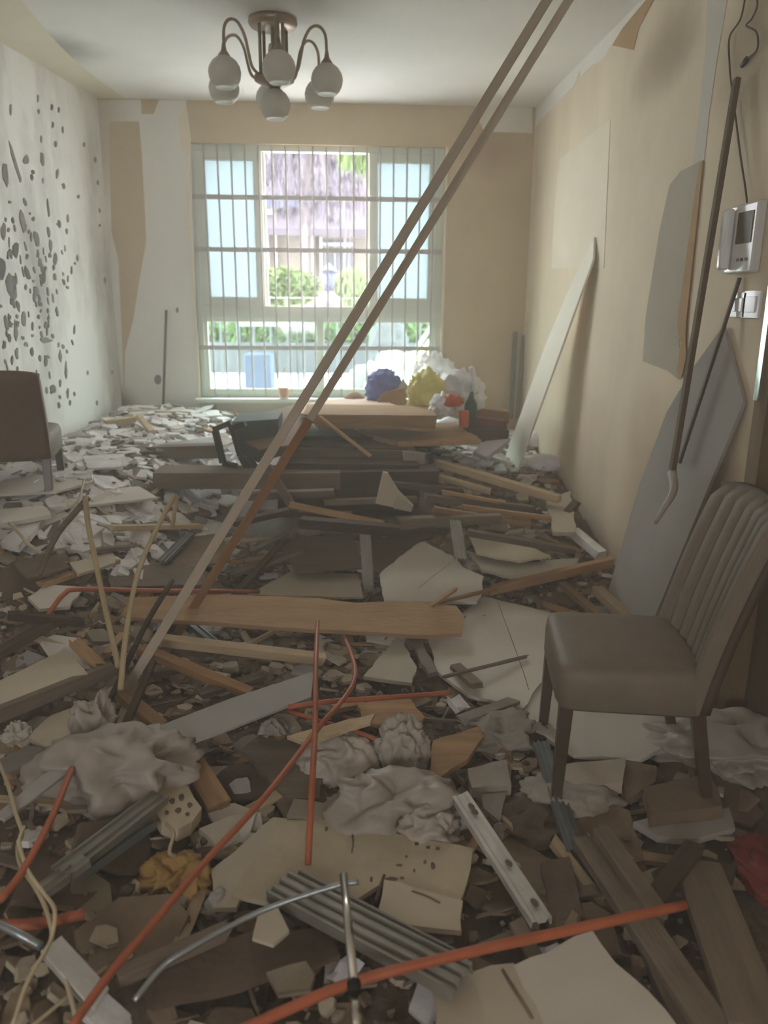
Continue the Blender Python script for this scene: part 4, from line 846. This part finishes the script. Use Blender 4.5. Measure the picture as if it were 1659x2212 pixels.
# wide tan plank and other timbers
slab('tan_plank', [(215, 1292), (490, 1284), (690, 1292), (770, 1302), (850, 1298), (985, 1308), (1003, 1330), (998, 1368), (930, 1372), (850, 1368), (700, 1360), (490, 1346), (225, 1330)], 'plank_tan', 'wide tan plank lying level across the middle of the room', 'plank', z=.20, th=.022, tilt=(0, .35), amp=.004)
PL = [  # (a, b, w, h, mat, label, off a, off b)
 ((340, 1382), (700, 1424), .055, .035, 'wood_pale', 'pale tan batten below the wide tan plank', .12, .10),
 ((300, 1400), (545, 1500), .05, .03, 'wood_orange', 'orange tan batten running under the grey white strip', .08, .05),
 ((262, 1498), (350, 1572), .05, .03, 'wood_tan', 'short tan batten at the foot of the long battens', .09, .06),
 ((160, 1386), (215, 1440), .04, .03, 'wood_tan', 'small reddish tan batten above the dusty board at left', .12, .09),
 ((395, 1615), (475, 1745), .075, .025, 'wood_tan', 'tan board stub lying right of the pitted plaster slab', .08, .05),
 ((-20, 1550), (242, 1445), .03, .05, 'wood_grey', 'grey timber edge running along the dusty board at left', .09, .09),
 ((-20, 1420), (130, 1335), .05, .03, 'wood_dark', 'dark timber sloping up from the left picture edge', .10, .12),
 ((20, 1330), (180, 1345), .03, .03, 'wood_dark', 'thin dark lath above the sloping left timber', .14, .14),
 ((240, 1640), (330, 1430), .025, .02, 'wood_dark', 'dark lath between the cane strips and the white film', .10, .16),
 ((1262, 1812), (1545, 2230), .075, .03, 'wood_grey', 'long dusty plank running to the bottom edge at lower right', .05, .07),
 ((1300, 1800), (1420, 1975), .05, .03, 'wood_grey', 'second dusty plank beside the long one, shorter', .09, .09),
 ((1505, 1870), (1640, 2230), .12, .03, 'wood_grey', 'wide dusty plank at the lower right corner', .06, .08),
 ((1380, 1990), (1480, 2225), .05, .03, 'wood_grey', 'narrow plank between the long and wide dusty planks', .05, .05),
 ((1400, 1965), (1500, 1830), .05, .03, 'wood_dark', 'dark timber crossing behind the wide dusty plank', .08, .08),
 ((1060, 1275), (1325, 1212), .055, .04, 'wood_orange', 'orange brown plank with thick end against the leaning board', .08, .20),
 ((880, 1318), (1070, 1272), .02, .015, 'wood_tan', 'thin tan stick left end of the orange brown plank', .16, .12),
 ((930, 1310), (985, 1272), .02, .015, 'wood_tan', 'short stick crossing over the peaked cream board', .2, .18),
 ((1290, 1275), (1368, 1345), .05, .04, 'wood_pale', 'short pale round edged batten before the leaning board', .10, .08),
 ((1215, 1262), (1300, 1335), .04, .03, 'wood_tan', 'dim batten left of the short pale one', .09, .06),
 ((1165, 1160), (1250, 1190), .025, .02, 'wood_tan', 'thin brown lath at the foot of the right wall', .12, .10),
 ((1200, 1140), (1245, 1085), .05, .03, 'wood_dark', 'dark stub by the upright beige scrap', .08, .16),
 ((1240, 1150), (1300, 1200), .055, .05, 'chunk_white', 'white broken cornice piece at the foot of the right wall', .12, .12),
 ((960, 1462), (1138, 1418), .014, .012, 'wood_grey', 'thin stick lying on the large pale sheet', .12, .09),
 ((985, 1440), (1030, 1480), .05, .02, 'wood_grey', 'short dark splinter crossing the thin stick', .10, .10),
 ((1000, 1555), (1110, 1515), .05, .02, 'chunk_grey', 'pale grey batten in front of the large pale sheet', .08, .06),
 ((980, 1510), (1000, 1535), .05, .03, 'chunk_white', 'small white plaster stick at the end of the orange rod', .10, .08),
 ((260, 2110), (490, 2010), .035, .03, 'wood_grey', 'grey batten beside the thin silver tube', .06, .08),
 ((115, 2050), (215, 2160), .05, .02, 'metal_white', 'dull white flat strip at the bottom left', .09, .07),
 ((200, 2170), (260, 2225), .06, .02, 'chunk_white', 'white stick end at the bottom edge, left', .07, .07),
 ((640, 1690), (745, 1570), .05, .03, 'wood_grey', 'grey batten end beneath the orange pipe fork', .03, .04),
 ((430, 1500), (570, 1460), .05, .02, 'wood_grey', 'dusty lath above the grey white strip', .05, .05),
 ((240, 1140), (430, 1136), .05, .025, 'wood_pale', 'pale lath lying level among the left rubble', .10, .10),
 ((200, 1190), (300, 1180), .04, .02, 'wood_grey', 'short grey lath below the level pale lath', .06, .06),
 ((90, 1262), (250, 1212), .05, .02, 'wood_tan', 'reddish brown lath behind the orange hose at left', .06, .06),
 ((500, 1240), (650, 1190), .07, .02, 'wood_grey', 'dusty plank sloping behind the cream sheet', .08, .1),
 ((505, 1290), (610, 1170), .04, .02, 'wood_dark', 'dark batten behind the second long batten', .08, .14),
 ((1000, 1250), (860, 1180), .02, .01, 'wood_grey', 'grey sliver over the peaked cream board', .02, .02),
]
for a, b, w_, h_, mt, lb, o1, o2 in PL:
    gplank('timber_batten', a, b, w_, h_, mt, lb, o1, o2, cat='batten', jag=.012)
slab('metal_strip', [(285, 1590), (500, 1508), (678, 1450), (672, 1505), (480, 1580), (312, 1640)], 'sheet_blue', 'wide grey white strip sloping up to the orange pipes', 'strip', off=.15, th=.008, amp=0)
slab('metal_strip', [(-10, 1760), (95, 1672), (160, 1635), (150, 1665), (60, 1735), (10, 1770)], 'sheet_blue', 'short grey white strip left of the crumpled film', 'strip', off=.12, th=.008, amp=0)
def stud(a, b, w_, h_, mt, lb, o1, o2, ribs=3, name='metal_stud', upv=Vector((0, 0, 1))):
    return plank(name, G(*a, o1), G(*b, o2), w_, h_, mt, lb, 'metal stud', prof=studp(w_, h_, .003, ribs), jag=.004, upv=upv)
stud((600, 1902), (1000, 2108), .085, .03, 'metal_stud', 'wide grey ribbed metal channel across the lower centre', .11, .11, 3)
stud((640, 1885), (1010, 2075), .03, .02, 'metal_stud', 'narrow grey channel lying along the wide ribbed one', .10, .10, 1)
ws_ = stud((992, 1712), (1170, 1985), .052, .02, 'metal_white', 'white dusty metal stud with punched holes, right of the wide stained sheet', .12, .09, 1)
L_ = 0
for t_ in (.14, .19, .62, .9):
    h_ = add('punched_hole', [(math.cos(k*math.pi/4)*.014, math.sin(k*math.pi/4)*.009, .0005+.0008*q) for q in (0, 1) for k in range(8)], [tuple(range(8)), tuple(range(15, 7, -1))]+[(k, (k+1) % 8, (k+1) % 8+8, k+8) for k in range(8)], 'dust', None, origin=False)
    h_.parent = ws_; h_.location = ((t_-.5)*(G(992, 1712, .12)-G(1170, 1985, .09)).length, .008, 0)
stud((1168, 1600), (1243, 1835), .05, .02, 'metal_blue', 'blue grey ribbed metal stud lying under the front chair legs', .07, .05, 3)
plank('metal_stud', onY(787, 1130, 3.75), G(797, 1275, .05), .06, .02, 'metal_stud', 'ribbed metal stud hanging down the front of the heap, the longer one', 'metal stud', prof=studp(.055, .02, .003, 4), upv=Vector((0, -1, .4)), jag=.004)
plank('metal_stud', onY(984, 1122, 3.75), onY(996, 1205, 3.35), .06, .02, 'metal_stud', 'short ribbed metal stud hanging at the right of the heap foot', 'metal stud', prof=studp(.055, .02, .003, 3), upv=Vector((0, -1, .4)), jag=.004)
stud((415, 1345), (470, 1390), .04, .015, 'metal_blue', 'small bluish metal clip beneath the tan plank at left', .10, .08, 1)
stud((350, 1210), (410, 1150), .05, .02, 'metal_blue', 'pale bluish channel scrap behind the cane strips', .10, .12, 2)
stud((80, 1925), (185, 1850), .04, .02, 'metal_stud', 'bright edged channel at lower left, before the crumpled film', .08, .12, 1)
stud((130, 1880), (345, 1715), .06, .02, 'metal_stud', 'grey channel sloping up to the pitted plaster slab', .10, .13, 2)
stud((175, 1880), (330, 1770), .03, .02, 'metal_blue', 'thin channel below the grey sloping channel', .09, .1, 1)
stud((590, 1945), (650, 1990), .05, .02, 'metal_stud', 'short channel scrap under the wide ribbed channel', .05, .05, 1)
stud((540, 1190), (620, 1150), .04, .02, 'metal_stud', 'small channel scrap at the heap foot behind the dark batten', .1, .12, 1)
# pipes and rods
def pipe(name, pts, r, mt, lb, cat='pipe', smoothn=5):
    P = []
    for p in pts: P.append(G(p[0], p[1], p[2]) if len(p) == 3 else onY(p[0], p[1], p[3]))
    return tag(tube(name, P, r, mt, sides=10, smoothn=smoothn), lb, cat)
pipe('orange_pipe', [(686, 1342, .26), (682, 1440, .30), (681, 1560, .28), (674, 1700, .26), (665, 1868, .14)], .0085, 'orange', 'orange pipe running straight down the centre over the tan plank')
pipe('orange_pipe', [(742, 1372, .10), (758, 1412, .14), (767, 1445, .18), (762, 1478, .2), (738, 1515, .2), (702, 1555, .2), (655, 1615, .2), (560, 1735, .2), (440, 1865, .2), (330, 1995, .2), (240, 2100, .2), (150, 2225, .2)], .0085, 'orange', 'long orange pipe curving down from the tan plank to the bottom left')
pipe('orange_pipe', [(622, 1528, .16), (720, 1515, .16), (850, 1506, .14), (975, 1496, .12)], .009, 'orange', 'orange pipe lying level behind the pipe fork')
pipe('orange_pipe', [(622, 1535, .13), (700, 1560, .12), (780, 1585, .11), (825, 1602, .10)], .008, 'orange', 'short orange pipe running into the crumpled bag')
pipe('orange_pipe', [(510, 2232, .14), (640, 2172, .14), (775, 2118, .14), (1000, 2060, .14), (1250, 2005, .14), (1480, 1955, .12)], .011, 'orange', 'thick orange pipe crossing the bottom right, through the chrome pole foot')
pipe('orange_pipe', [(155, 1660, .14), (110, 1770, .14), (50, 1880, .12), (0, 1945, .10)], .009, 'orange', 'orange pipe slanting at the left edge beside the cables')
pipe('orange_pipe', [(-10, 1998, .06), (80, 1995, .07), (183, 1975, .08)], .012, 'orange', 'short dull orange pipe at the lower left edge')
pipe('orange_pipe', [(95, 1345, .10), (115, 1312, .12), (140, 1282, .13), (175, 1273, .13), (350, 1276, .13), (560, 1278, .12)], .010, 'orange', 'rusty orange hose bending behind the wide tan plank')
pipe('orange_pipe', [(655, 1985, .04), (658, 2030, .03)], .009, 'orange', 'orange pipe stub showing under the wide ribbed channel', smoothn=0)
cp = empty('chrome_pole', G(742, 1890, .3), 'shiny chrome pole standing out at the bottom centre with a black ring', 'pole')
a, b, c = G(742, 1890, .34), G(764, 2120, .30), G(772, 2240, .28)
for nm, p0, p1, r_, mt in (('tube', a, b, .0085, 'chrome'), ('ring', b, b.lerp(c, .22), .0125, 'rubber'), ('tube', b.lerp(c, .22), c, .0085, 'chrome')):
    o = tube(nm, [p0, p1], r_, mt, None, 12, 0); o.parent = cp; o.location = o.location-cp.location
pipe('silver_tube', [(290, 2162, .10), (345, 2095, .12), (400, 2055, .14), (560, 1970, .18), (720, 1915, .22), (775, 1905, .22)], .0065, 'alu', 'thin dull silver tube bent toward the chrome pole')
pipe('silver_tube', [(-20, 1990, .10), (35, 2015, .10), (90, 2045, .08)], .009, 'alu', 'short silver tube at the lower left picture edge')
# cane strips and cables
def yl(*p): return onY(*p)
tag(tube('cane_strip', [yl(184, 1072, 3.15), yl(190, 1130, 3.1), yl(204, 1200, 3.0), yl(222, 1290, 2.9), yl(240, 1370, 2.75), yl(256, 1440, 2.55)], .011, 'cane', sides=6, smoothn=5), 'pale cane strip bowing up left of the long battens', 'cane')
tag(tube('cane_strip', [yl(378, 1068, 3.4), yl(345, 1130, 3.3), yl(312, 1200, 3.1), yl(290, 1270, 2.9), yl(272, 1370, 2.65), yl(260, 1490, 2.35)], .011, 'cane', sides=6, smoothn=5), 'pale cane strip rising right to meet the long battens', 'cane')
tag(tube('cane_strip', [yl(382, 1072, 3.42), yl(372, 1140, 3.4)], .010, 'cane', sides=6, smoothn=0), 'short double end of the right hand cane strip', 'cane')
tag(tube('wood_rod', [yl(372, 1255, 3.0), yl(320, 1340, 2.75), yl(262, 1460, 2.5), yl(215, 1560, 2.3)], .012, 'wood_dark', sides=6), 'dark bent lath leaning behind the cane strips', 'lath')
tag(tube('wood_rod', [yl(190, 1075, 3.2), yl(160, 1110, 3.2), yl(120, 1160, 3.1), yl(85, 1240, 3.0)], .014, 'wood_grey', sides=6), 'brown twig like lath going left from the top of the left cane strip', 'lath')
pipe('cable', [(-10, 1630, .10), (15, 1690, .12), (35, 1760, .12), (48, 1800, .12), (38, 1830, .11), (45, 1870, .11), (75, 1915, .11), (98, 1960, .11), (112, 2010, .1), (112, 2050, .09), (140, 2110, .08), (165, 2200, .08)], .005, 'cable', 'beige twisted cable winding down the left edge', 'cable')
pipe('cable', [(52, 1785, .13), (42, 1820, .13), (60, 1880, .12), (95, 1930, .12), (118, 1965, .12), (113, 2020, .1), (95, 2060, .1), (60, 2120, .09), (28, 2215, .08)], .0045, 'cable', 'second beige cable looping beside the twisted one', 'cable')
pipe('cable', [(230, 2090, .05), (150, 2150, .05), (60, 2225, .05)], .004, 'cable', 'thin beige wire running to the bottom left corner', 'cable')
pipe('cable', [(182, 1035, .12), (176, 1060, .12), (165, 1085, .1), (120, 1110, .1)], .006, 'cable', 'pale wire scrap beside the left chair leg', 'cable')
pipe('cable', [(20, 1130, .12), (45, 1155, .12), (60, 1175, .1), (90, 1195, .1)], .008, 'cable', 'pale curled wire scrap before the white block at left', 'cable')
pipe('cable', [(360, 1780, .12), (375, 1800, .14), (366, 1840, .12), (380, 1850, .1)], .005, 'cable', 'short brown wire hook below the pitted slab', 'cable')
# crumpled films, bags and cloth
def heap(px, py, sx, sy, sz, mt, name, lb, cat, seed, off=.02, rz=0, amp=.4, sub=5, freq=2.2):
    p = G(px, py, off); return crumple(name, (p.x, p.y, T(p.x, p.y)-.01), (sx, sy, sz), mt, lb, cat, seed, sub, amp, rz=rz, freq=freq)
heap(250, 1690, .44, .30, .17, 'bag_dusty', 'plastic_film', 'crumpled dusty plastic film left of the pitted slab', 'film', 41, rz=.2)
heap(208, 1610, .14, .14, .20, 'bag_dusty', 'plastic_film', 'white peak of crumpled film under the grey white strip', 'film', 42)
heap(845, 1740, .40, .26, .16, 'bag_dusty', 'plastic_bag', 'big crumpled white plastic bag in the centre foreground', 'bag', 43, off=.08)
heap(925, 1775, .18, .16, .11, 'bag_dusty', 'plastic_bag', 'small white crumpled bag at the right end of the big one', 'bag', 44, off=.08)
heap(868, 1610, .16, .12, .20, 'bag_dusty', 'tissue_wad', 'crumpled pale tissue wad standing on top of the big bag', 'tissue', 45, off=.1, freq=3.5)
heap(740, 1640, .26, .16, .12, 'bag_dusty', 'plastic_bag', 'greyish bag at the end of the short orange pipe', 'bag', 46, off=.05)
heap(590, 1580, .10, .08, .10, 'bag_dusty', 'tissue_wad', 'small grey tissue left of the orange pipe fork', 'tissue', 47, off=.05)
heap(378, 1890, .17, .13, .10, 'mustard', 'yellow_rag', 'crumpled mustard yellow rag beside the long orange pipe', 'rag', 48, off=.05, freq=3)
heap(35, 1585, .09, .09, .09, 'bag_dusty', 'tissue_wad', 'round white tissue at the left edge below the dusty board', 'tissue', 49, off=.05)
heap(1085, 1600, .30, .22, .10, 'chunk_grey', 'mortar_heap', 'grey crumbled mortar heap left of the chair legs', 'mortar', 50, off=.0)
heap(1130, 1790, .26, .2, .06, 'chunk_brown', 'mortar_heap', 'brown mortar heap right of the punched white stud', 'mortar', 51, off=.0)
heap(1230, 1730, .3, .2, .07, 'chunk_grey', 'mortar_heap', 'dim grey mortar heap between the chair legs', 'mortar', 52, off=.0)
heap(1145, 1755, .14, .05, .04, 'rubber', 'black_strip', 'black rubber strip lying by the front chair leg', 'strip', 53, off=.05, sub=3)
heap(1560, 1620, .5, .4, .10, 'bag_dusty', 'plastic_bag', 'dark dusty plastic lying behind the right chair', 'bag', 54, off=.0)
heap(1668, 1900, .16, .3, .06, 'red', 'red_cloth', 'dark red cloth at the lower right edge', 'cloth', 55, off=.0)
heap(470, 1950, .06, .06, .07, 'sheet_blue', 'plaster_lump', 'small grey lump near the mustard rag', 'rubble piece', 56, off=.03, sub=3)

# ------------------------------------------------------------------ loose rubble, piece by piece
rnd = random.Random(101)
def frag_geo(r_, th, k=7, elong=1.0):
    pts = []
    for i in range(k):
        a = 2*math.pi*(i+rnd.uniform(-.3, .3))/k; q = r_*rnd.uniform(.65, 1.15); pts.append((q*math.cos(a)*elong, q*math.sin(a)))
    V = [(x, y, th) for x, y in pts] + [(x*1.03, y*1.03, 0) for x, y in pts]
    return V, [tuple(range(k)), tuple(range(2*k-1, k-1, -1))] + [(i, i+k, (i+1) % k+k, (i+1) % k) for i in range(k)]
def splint_geo(L, w_, h_):
    a, b = rnd.uniform(0, .12)*L, rnd.uniform(0, .12)*L
    V = [(-L/2+a, -w_/2, 0), (-L/2, w_/2, 0), (L/2, w_/2, 0), (L/2-b, -w_/2, 0)]; V += [(x*.99, y, h_) for x, y, z in V]
    return V, [(3, 2, 1, 0), (4, 5, 6, 7), (0, 1, 5, 4), (1, 2, 6, 5), (2, 3, 7, 6), (3, 0, 4, 7)]
def lump_geo(r_):
    bm = bmesh.new(); bmesh.ops.create_icosphere(bm, subdivisions=1, radius=r_); bm.verts.index_update()
    V = [(v.co.x*rnd.uniform(.7, 1.3), v.co.y*rnd.uniform(.6, 1.2), (v.co.z+r_*.5)*rnd.uniform(.5, .9)) for v in bm.verts]
    Fs = [tuple(v.index for v in f.verts) for f in bm.faces]; bm.free(); return V, Fs
def paper_geo(s):
    V = []; n = 4
    for j in range(n):
        for i in range(n): V.append(((i/(n-1)-.5)*s*1.4, (j/(n-1)-.5)*s, abs(rnd.gauss(0, .14))*s+.004))
    K = len(V); V += [(x, y, z-.002) for x, y, z in V]; Fs = []
    for j in range(n-1):
        for i in range(n-1): a = j*n+i; Fs += [(a, a+1, a+n+1, a+n), (K+a, K+a+n, K+a+n+1, K+a+1)]
    lp_ = [0, 1, 2, 3, 7, 11, 15, 14, 13, 12, 8, 4]
    Fs += [(lp_[i], K+lp_[i], K+lp_[(i+1) % 12], lp_[(i+1) % 12]) for i in range(12)]
    return V, Fs
def mesh_of(name, g, mat):
    me = bpy.data.meshes.new(name); me.from_pydata(g[0], [], g[1]); me.materials.append(MATS[mat]); me.update(); return me
ZONES = (('left bank', 'on the white debris bank along the spotted left wall', lambda x, y: x < -.75 and y > 2.9),
         ('window', 'on the rubble before the window wall', lambda x, y: y > 4.9),
         ('right wall', 'along the foot of the beige right wall', lambda x, y: x > .55 and y > 2.6),
         ('heap foot', 'on the slope below the board heap', lambda x, y: y > 2.6),
         ('left front', 'in the dim left foreground', lambda x, y: x < -.3),
         ('centre front', 'in the centre foreground', lambda x, y: x < .45),
         ('chair', 'around the legs of the ribbed chair', lambda x, y: True))
def zone(x, y):
    for z_ in ZONES:
        if z_[2](x, y): return z_
def spotxy():
    """more pieces per square metre nearer the window, where the rubble is seen edge on"""
    while True:
        y = rnd.uniform(1.0, 6.1) if rnd.random() < .55 else rnd.uniform(2.6, 6.1); x = rnd.uniform(-2.3, 1.36)
        if x < XL(y)+.16: continue
        if abs(x*1.0/y) > .62: continue
        if -.75 < x < .62 and 4.2 < y < 5.5: continue
        if x > .55 and .9 < y < 1.2: continue
        return x, y
KINDS = (  # name, words, category, colours by brightness of the spot, geometry, count
 ('plaster_fragment', 'jagged plaster fragment', 'plaster', lambda: [('chunk_white', 'white'), ('chunk_cream', 'cream')], lambda: frag_geo(rnd.uniform(.025, .07), rnd.uniform(.008, .024)), 280, 1.0),
 ('board_scrap', 'flat board scrap', 'board', lambda: [('sheet_pale', 'pale'), ('chunk_brown', 'brown')], lambda: frag_geo(rnd.uniform(.05, .11), .009, 6, 1.5), 200, 1.0),
 ('wood_splinter', 'wood splinter', 'wood', lambda: [('wood_tan', 'tan'), ('wood_grey', 'grey'), ('wood_pale', 'pale')], lambda: splint_geo(rnd.uniform(.12, .40), rnd.uniform(.012, .035), rnd.uniform(.006, .016)), 280, 1.0),
 ('mortar_lump', 'rough mortar lump', 'mortar', lambda: [('chunk_grey', 'grey'), ('chunk_brown', 'brown')], lambda: lump_geo(rnd.uniform(.012, .034)), 220, 1.0),
 ('paper_scrap', 'creased paper scrap', 'paper', lambda: [('paper', 'white'), ('bag_dusty', 'dusty')], lambda: paper_geo(rnd.uniform(.04, .09)), 110, 1.0),
)
isleft = lambda x, y: x < -.6 and y > 3.35+.25*noise.noise(Vector((x*4, y*4, 9))) or y > 5
ANC = [(G(*a[:2], .03), a[2]) for a in (
 (365, 1720, 'the pitted slab'), (800, 1860, 'the wide stained sheet'), (850, 1740, 'the big crumpled bag'), (250, 1690, 'the dusty film'), (378, 1900, 'the mustard rag'),
 (1080, 1850, 'the punched white stud'), (800, 2010, 'the wide ribbed channel'), (430, 2080, 'the silver tube'), (755, 2100, 'the chrome pole'), (1280, 2120, 'the large pale bottom piece'), (1400, 2000, 'the long dusty plank'),
 (1570, 2050, 'the wide dusty plank'), (1470, 1720, 'the brown flat box'), (1280, 1670, 'the cream block'), (1320, 1590, 'the board under the chair'), (1190, 1720, 'the front chair legs'), (1205, 1830, 'the blue grey stud'),
 (1085, 1600, 'the grey mortar heap'), (990, 1630, 'the ragged fibreboard'), (690, 1590, 'the orange pipe fork'), (1060, 1400, 'the large cracked sheet'), (930, 1240, 'the peaked cream board'), (660, 1260, 'the cream sheet'), (600, 1330, 'the wide tan plank'),
 (480, 1545, 'the grey white strip'), (520, 1405, 'the pale tan batten'), (420, 1450, 'the orange tan batten'), (265, 1505, 'the feet of the battens'), (90, 1470, 'the dusty board'), (120, 1590, 'the yellowish plate'), (60, 1850, 'the left cables'), (150, 1860, 'the grey sloping channel'),
 (100, 2100, 'the dull white strip'), (300, 1278, 'the orange hose'), (190, 1250, 'the left cane strip'), (320, 1190, 'the right cane strip'), (330, 1138, 'the level pale lath'), (60, 1130, 'the white block'), (80, 1085, 'the left chair leg'), (122, 1035, 'the left chair seat'),
 (370, 1000, 'the brown board on edge'), (480, 1000, 'the black stool frame'), (560, 1050, 'the long grey panel'), (800, 1130, 'the heap foot'), (780, 1200, 'the hanging stud'), (1200, 1240, 'the orange brown plank'), (1330, 1310, 'the leaning grey board'), (1250, 1170, 'the cornice piece'),
 (1120, 1170, 'the grey plaster sheet'), (1090, 1035, 'the leaning white board foot'), (1180, 1060, 'the beam end'), (1040, 960, 'the foam panel'), (315, 915, 'the short pale batten'), (352, 895, 'the iron rod'), (340, 885, 'the back wall batten'), (190, 930, 'the far left wall'), (430, 930, 'the window wall, left'),
 (230, 980, 'the left bank crest'), (130, 990, 'the left wall bank'), (420, 1085, 'the cane strip tops'), (250, 1060, 'the middle left bank'), (170, 1130, 'the near left bank'))]
def rnd_size(o):
    d = max(o.dimensions) if False else max(o.bound_box[6][0]-o.bound_box[0][0], o.bound_box[6][1]-o.bound_box[0][1])*o.matrix_basis.to_scale().x
    return 'tiny' if d < .06 else 'small' if d < .11 else 'midsize' if d < .19 else 'large' if d < .30 else 'long'
def near(x, y):
    a = sorted((( (p.x-x)**2+(p.y-y)**2, i) for i, (p, t_) in enumerate(ANC)))[0]; p, t_ = ANC[a[1]]; d = math.sqrt(a[0])
    dx, dy = x-p.x, y-p.y
    lr = 'right of' if dx > 0 else 'left of'; fb = 'behind' if dy > 0 else 'before'; q = abs(dx)/(abs(dy)+1e-6)
    side = lr if q > 2.2 else fb if q < .45 else fb+' and '+lr
    return ('close ' if d < .12 else 'a step ' if d > .3 else '') .replace('close ', 'just ') + side + ' ' + t_
def pose(x, y, tilt, lift=0):
    e = .04; n = Vector(((T(x-e, y)-T(x+e, y))/(2*e), (T(x, y-e)-T(x, y+e))/(2*e), 1))
    n = (n.normalized() + Vector((rnd.gauss(0, tilt), rnd.gauss(0, tilt), 0))).normalized()
    q = n.to_track_quat('Z', 'Y').to_matrix().to_4x4()
    return Matrix.Translation((x, y, T(x, y)-.006+lift)) @ q @ Matrix.Rotation(rnd.uniform(0, 6.283) if rnd.random() < .6 else rnd.gauss(0, .35), 4, 'Z')
for name, words, cat, colours, geo, count, sc in KINDS:
    cs = colours(); bank = {c[0]: [mesh_of(name, geo(), c[0]) for _ in range(14)] for c in cs}
    for i in range(count):
        x, y = spotxy(); z_ = zone(x, y); far = isleft(x, y)
        c = cs[0] if (rnd.random() < (.85 if far else .25)) else cs[rnd.randrange(1, len(cs))]
        o = bpy.data.objects.new(name, rnd.choice(bank[c[0]])); COL.objects.link(o)
        o.matrix_basis = pose(x, y, .16 if name != 'board_scrap' else .10, rnd.uniform(0, .03)) @ Matrix.Scale(rnd.uniform(.8, 1.25)*(1.15 if far else 1), 4)
        tag(o, '%s %s %s %s' % (rnd_size(o), c[1], words, near(x, y)), cat, '%s %ss by %s' % (c[1], words, near(x, y).split(' the ', 1)[-1] if ' the ' in near(x, y) else z_[1]))
# what is too small or too many to pick out singly
def stuff(name, n, geo, mat, label, cat, cond=lambda x, y: True, tilt=.3, lift=.02):
    m_ = MB(); k = 0
    while k < n:
        x, y = spotxy()
        if not cond(x, y): continue
        M_ = pose(x, y, tilt, rnd.uniform(-.005, lift)); g = geo(); m_.put([M_ @ Vector(v) for v in g[0]], g[1]); k += 1
    return tag(add(name, m_.v, m_.f, mat), label, cat, kind='stuff')
stuff('white_plaster_debris', 1500, lambda: frag_geo(rnd.uniform(.02, .075), rnd.uniform(.006, .02), 6, rnd.uniform(1, 1.8)), 'chunk_white', 'layer of broken white plaster bits along the left wall and window', 'rubble', isleft, .14, .05)
stuff('grey_plaster_debris', 900, lambda: frag_geo(rnd.uniform(.02, .06), rnd.uniform(.006, .02), 6, rnd.uniform(1, 1.8)), 'chunk_grey', 'layer of broken grey plaster bits among the white ones', 'rubble', isleft, .14, .04)
stuff('brown_debris', 1500, lambda: frag_geo(rnd.uniform(.012, .05), rnd.uniform(.005, .014), 6, rnd.uniform(1, 1.6)), 'chunk_brown', 'layer of broken brown board bits over the front rubble', 'rubble', lambda x, y: not isleft(x, y), .25, .02)
stuff('cream_debris', 900, lambda: frag_geo(rnd.uniform(.010, .04), rnd.uniform(.005, .014), 6), 'chunk_cream', 'scatter of small cream plaster bits over the front rubble', 'rubble', lambda x, y: not isleft(x, y), .3, .02)
stuff('wood_chips', 900, lambda: splint_geo(rnd.uniform(.05, .24), rnd.uniform(.005, .018), .005), 'wood_grey', 'scatter of fine wood slivers and chips over the rubble', 'wood chips', lambda x, y: True, .2, .03)
stuff('grit', 7000, lambda: lump_geo(rnd.uniform(.003, .009)) if False else splint_geo(rnd.uniform(.005, .018), rnd.uniform(.005, .012), rnd.uniform(.003, .009)), 'grit', 'fine plaster grit sprinkled over all the rubble', 'grit', lambda x, y: True, .4, .005)

# ------------------------------------------------------------------ haze volume added for the lens veil and lifted blacks
HAZE = 0.045
if HAZE:
    hb_ = box('veil_haze', -3.35, XR+.12, YF-.1, D+.12, -.04, ZC+.05, 'dust'); hm = bpy.data.materials.new('haze'); hm.use_nodes = True
    hn = hm.node_tree.nodes; hn.remove(hn['Principled BSDF']); vs = hn.new('ShaderNodeVolumeScatter'); vs.inputs['Color'].default_value = (1, .97, .93, 1); vs.inputs['Density'].default_value = HAZE; vs.inputs['Anisotropy'].default_value = .35
    hm.node_tree.links.new(vs.outputs[0], hn['Material Output'].inputs['Volume']); hb_.data.materials.clear(); hb_.data.materials.append(hm); S.cycles.volume_bounces = 1
    tag(hb_, 'thin haze added through the room air as a lens veil', 'haze', kind='stuff')
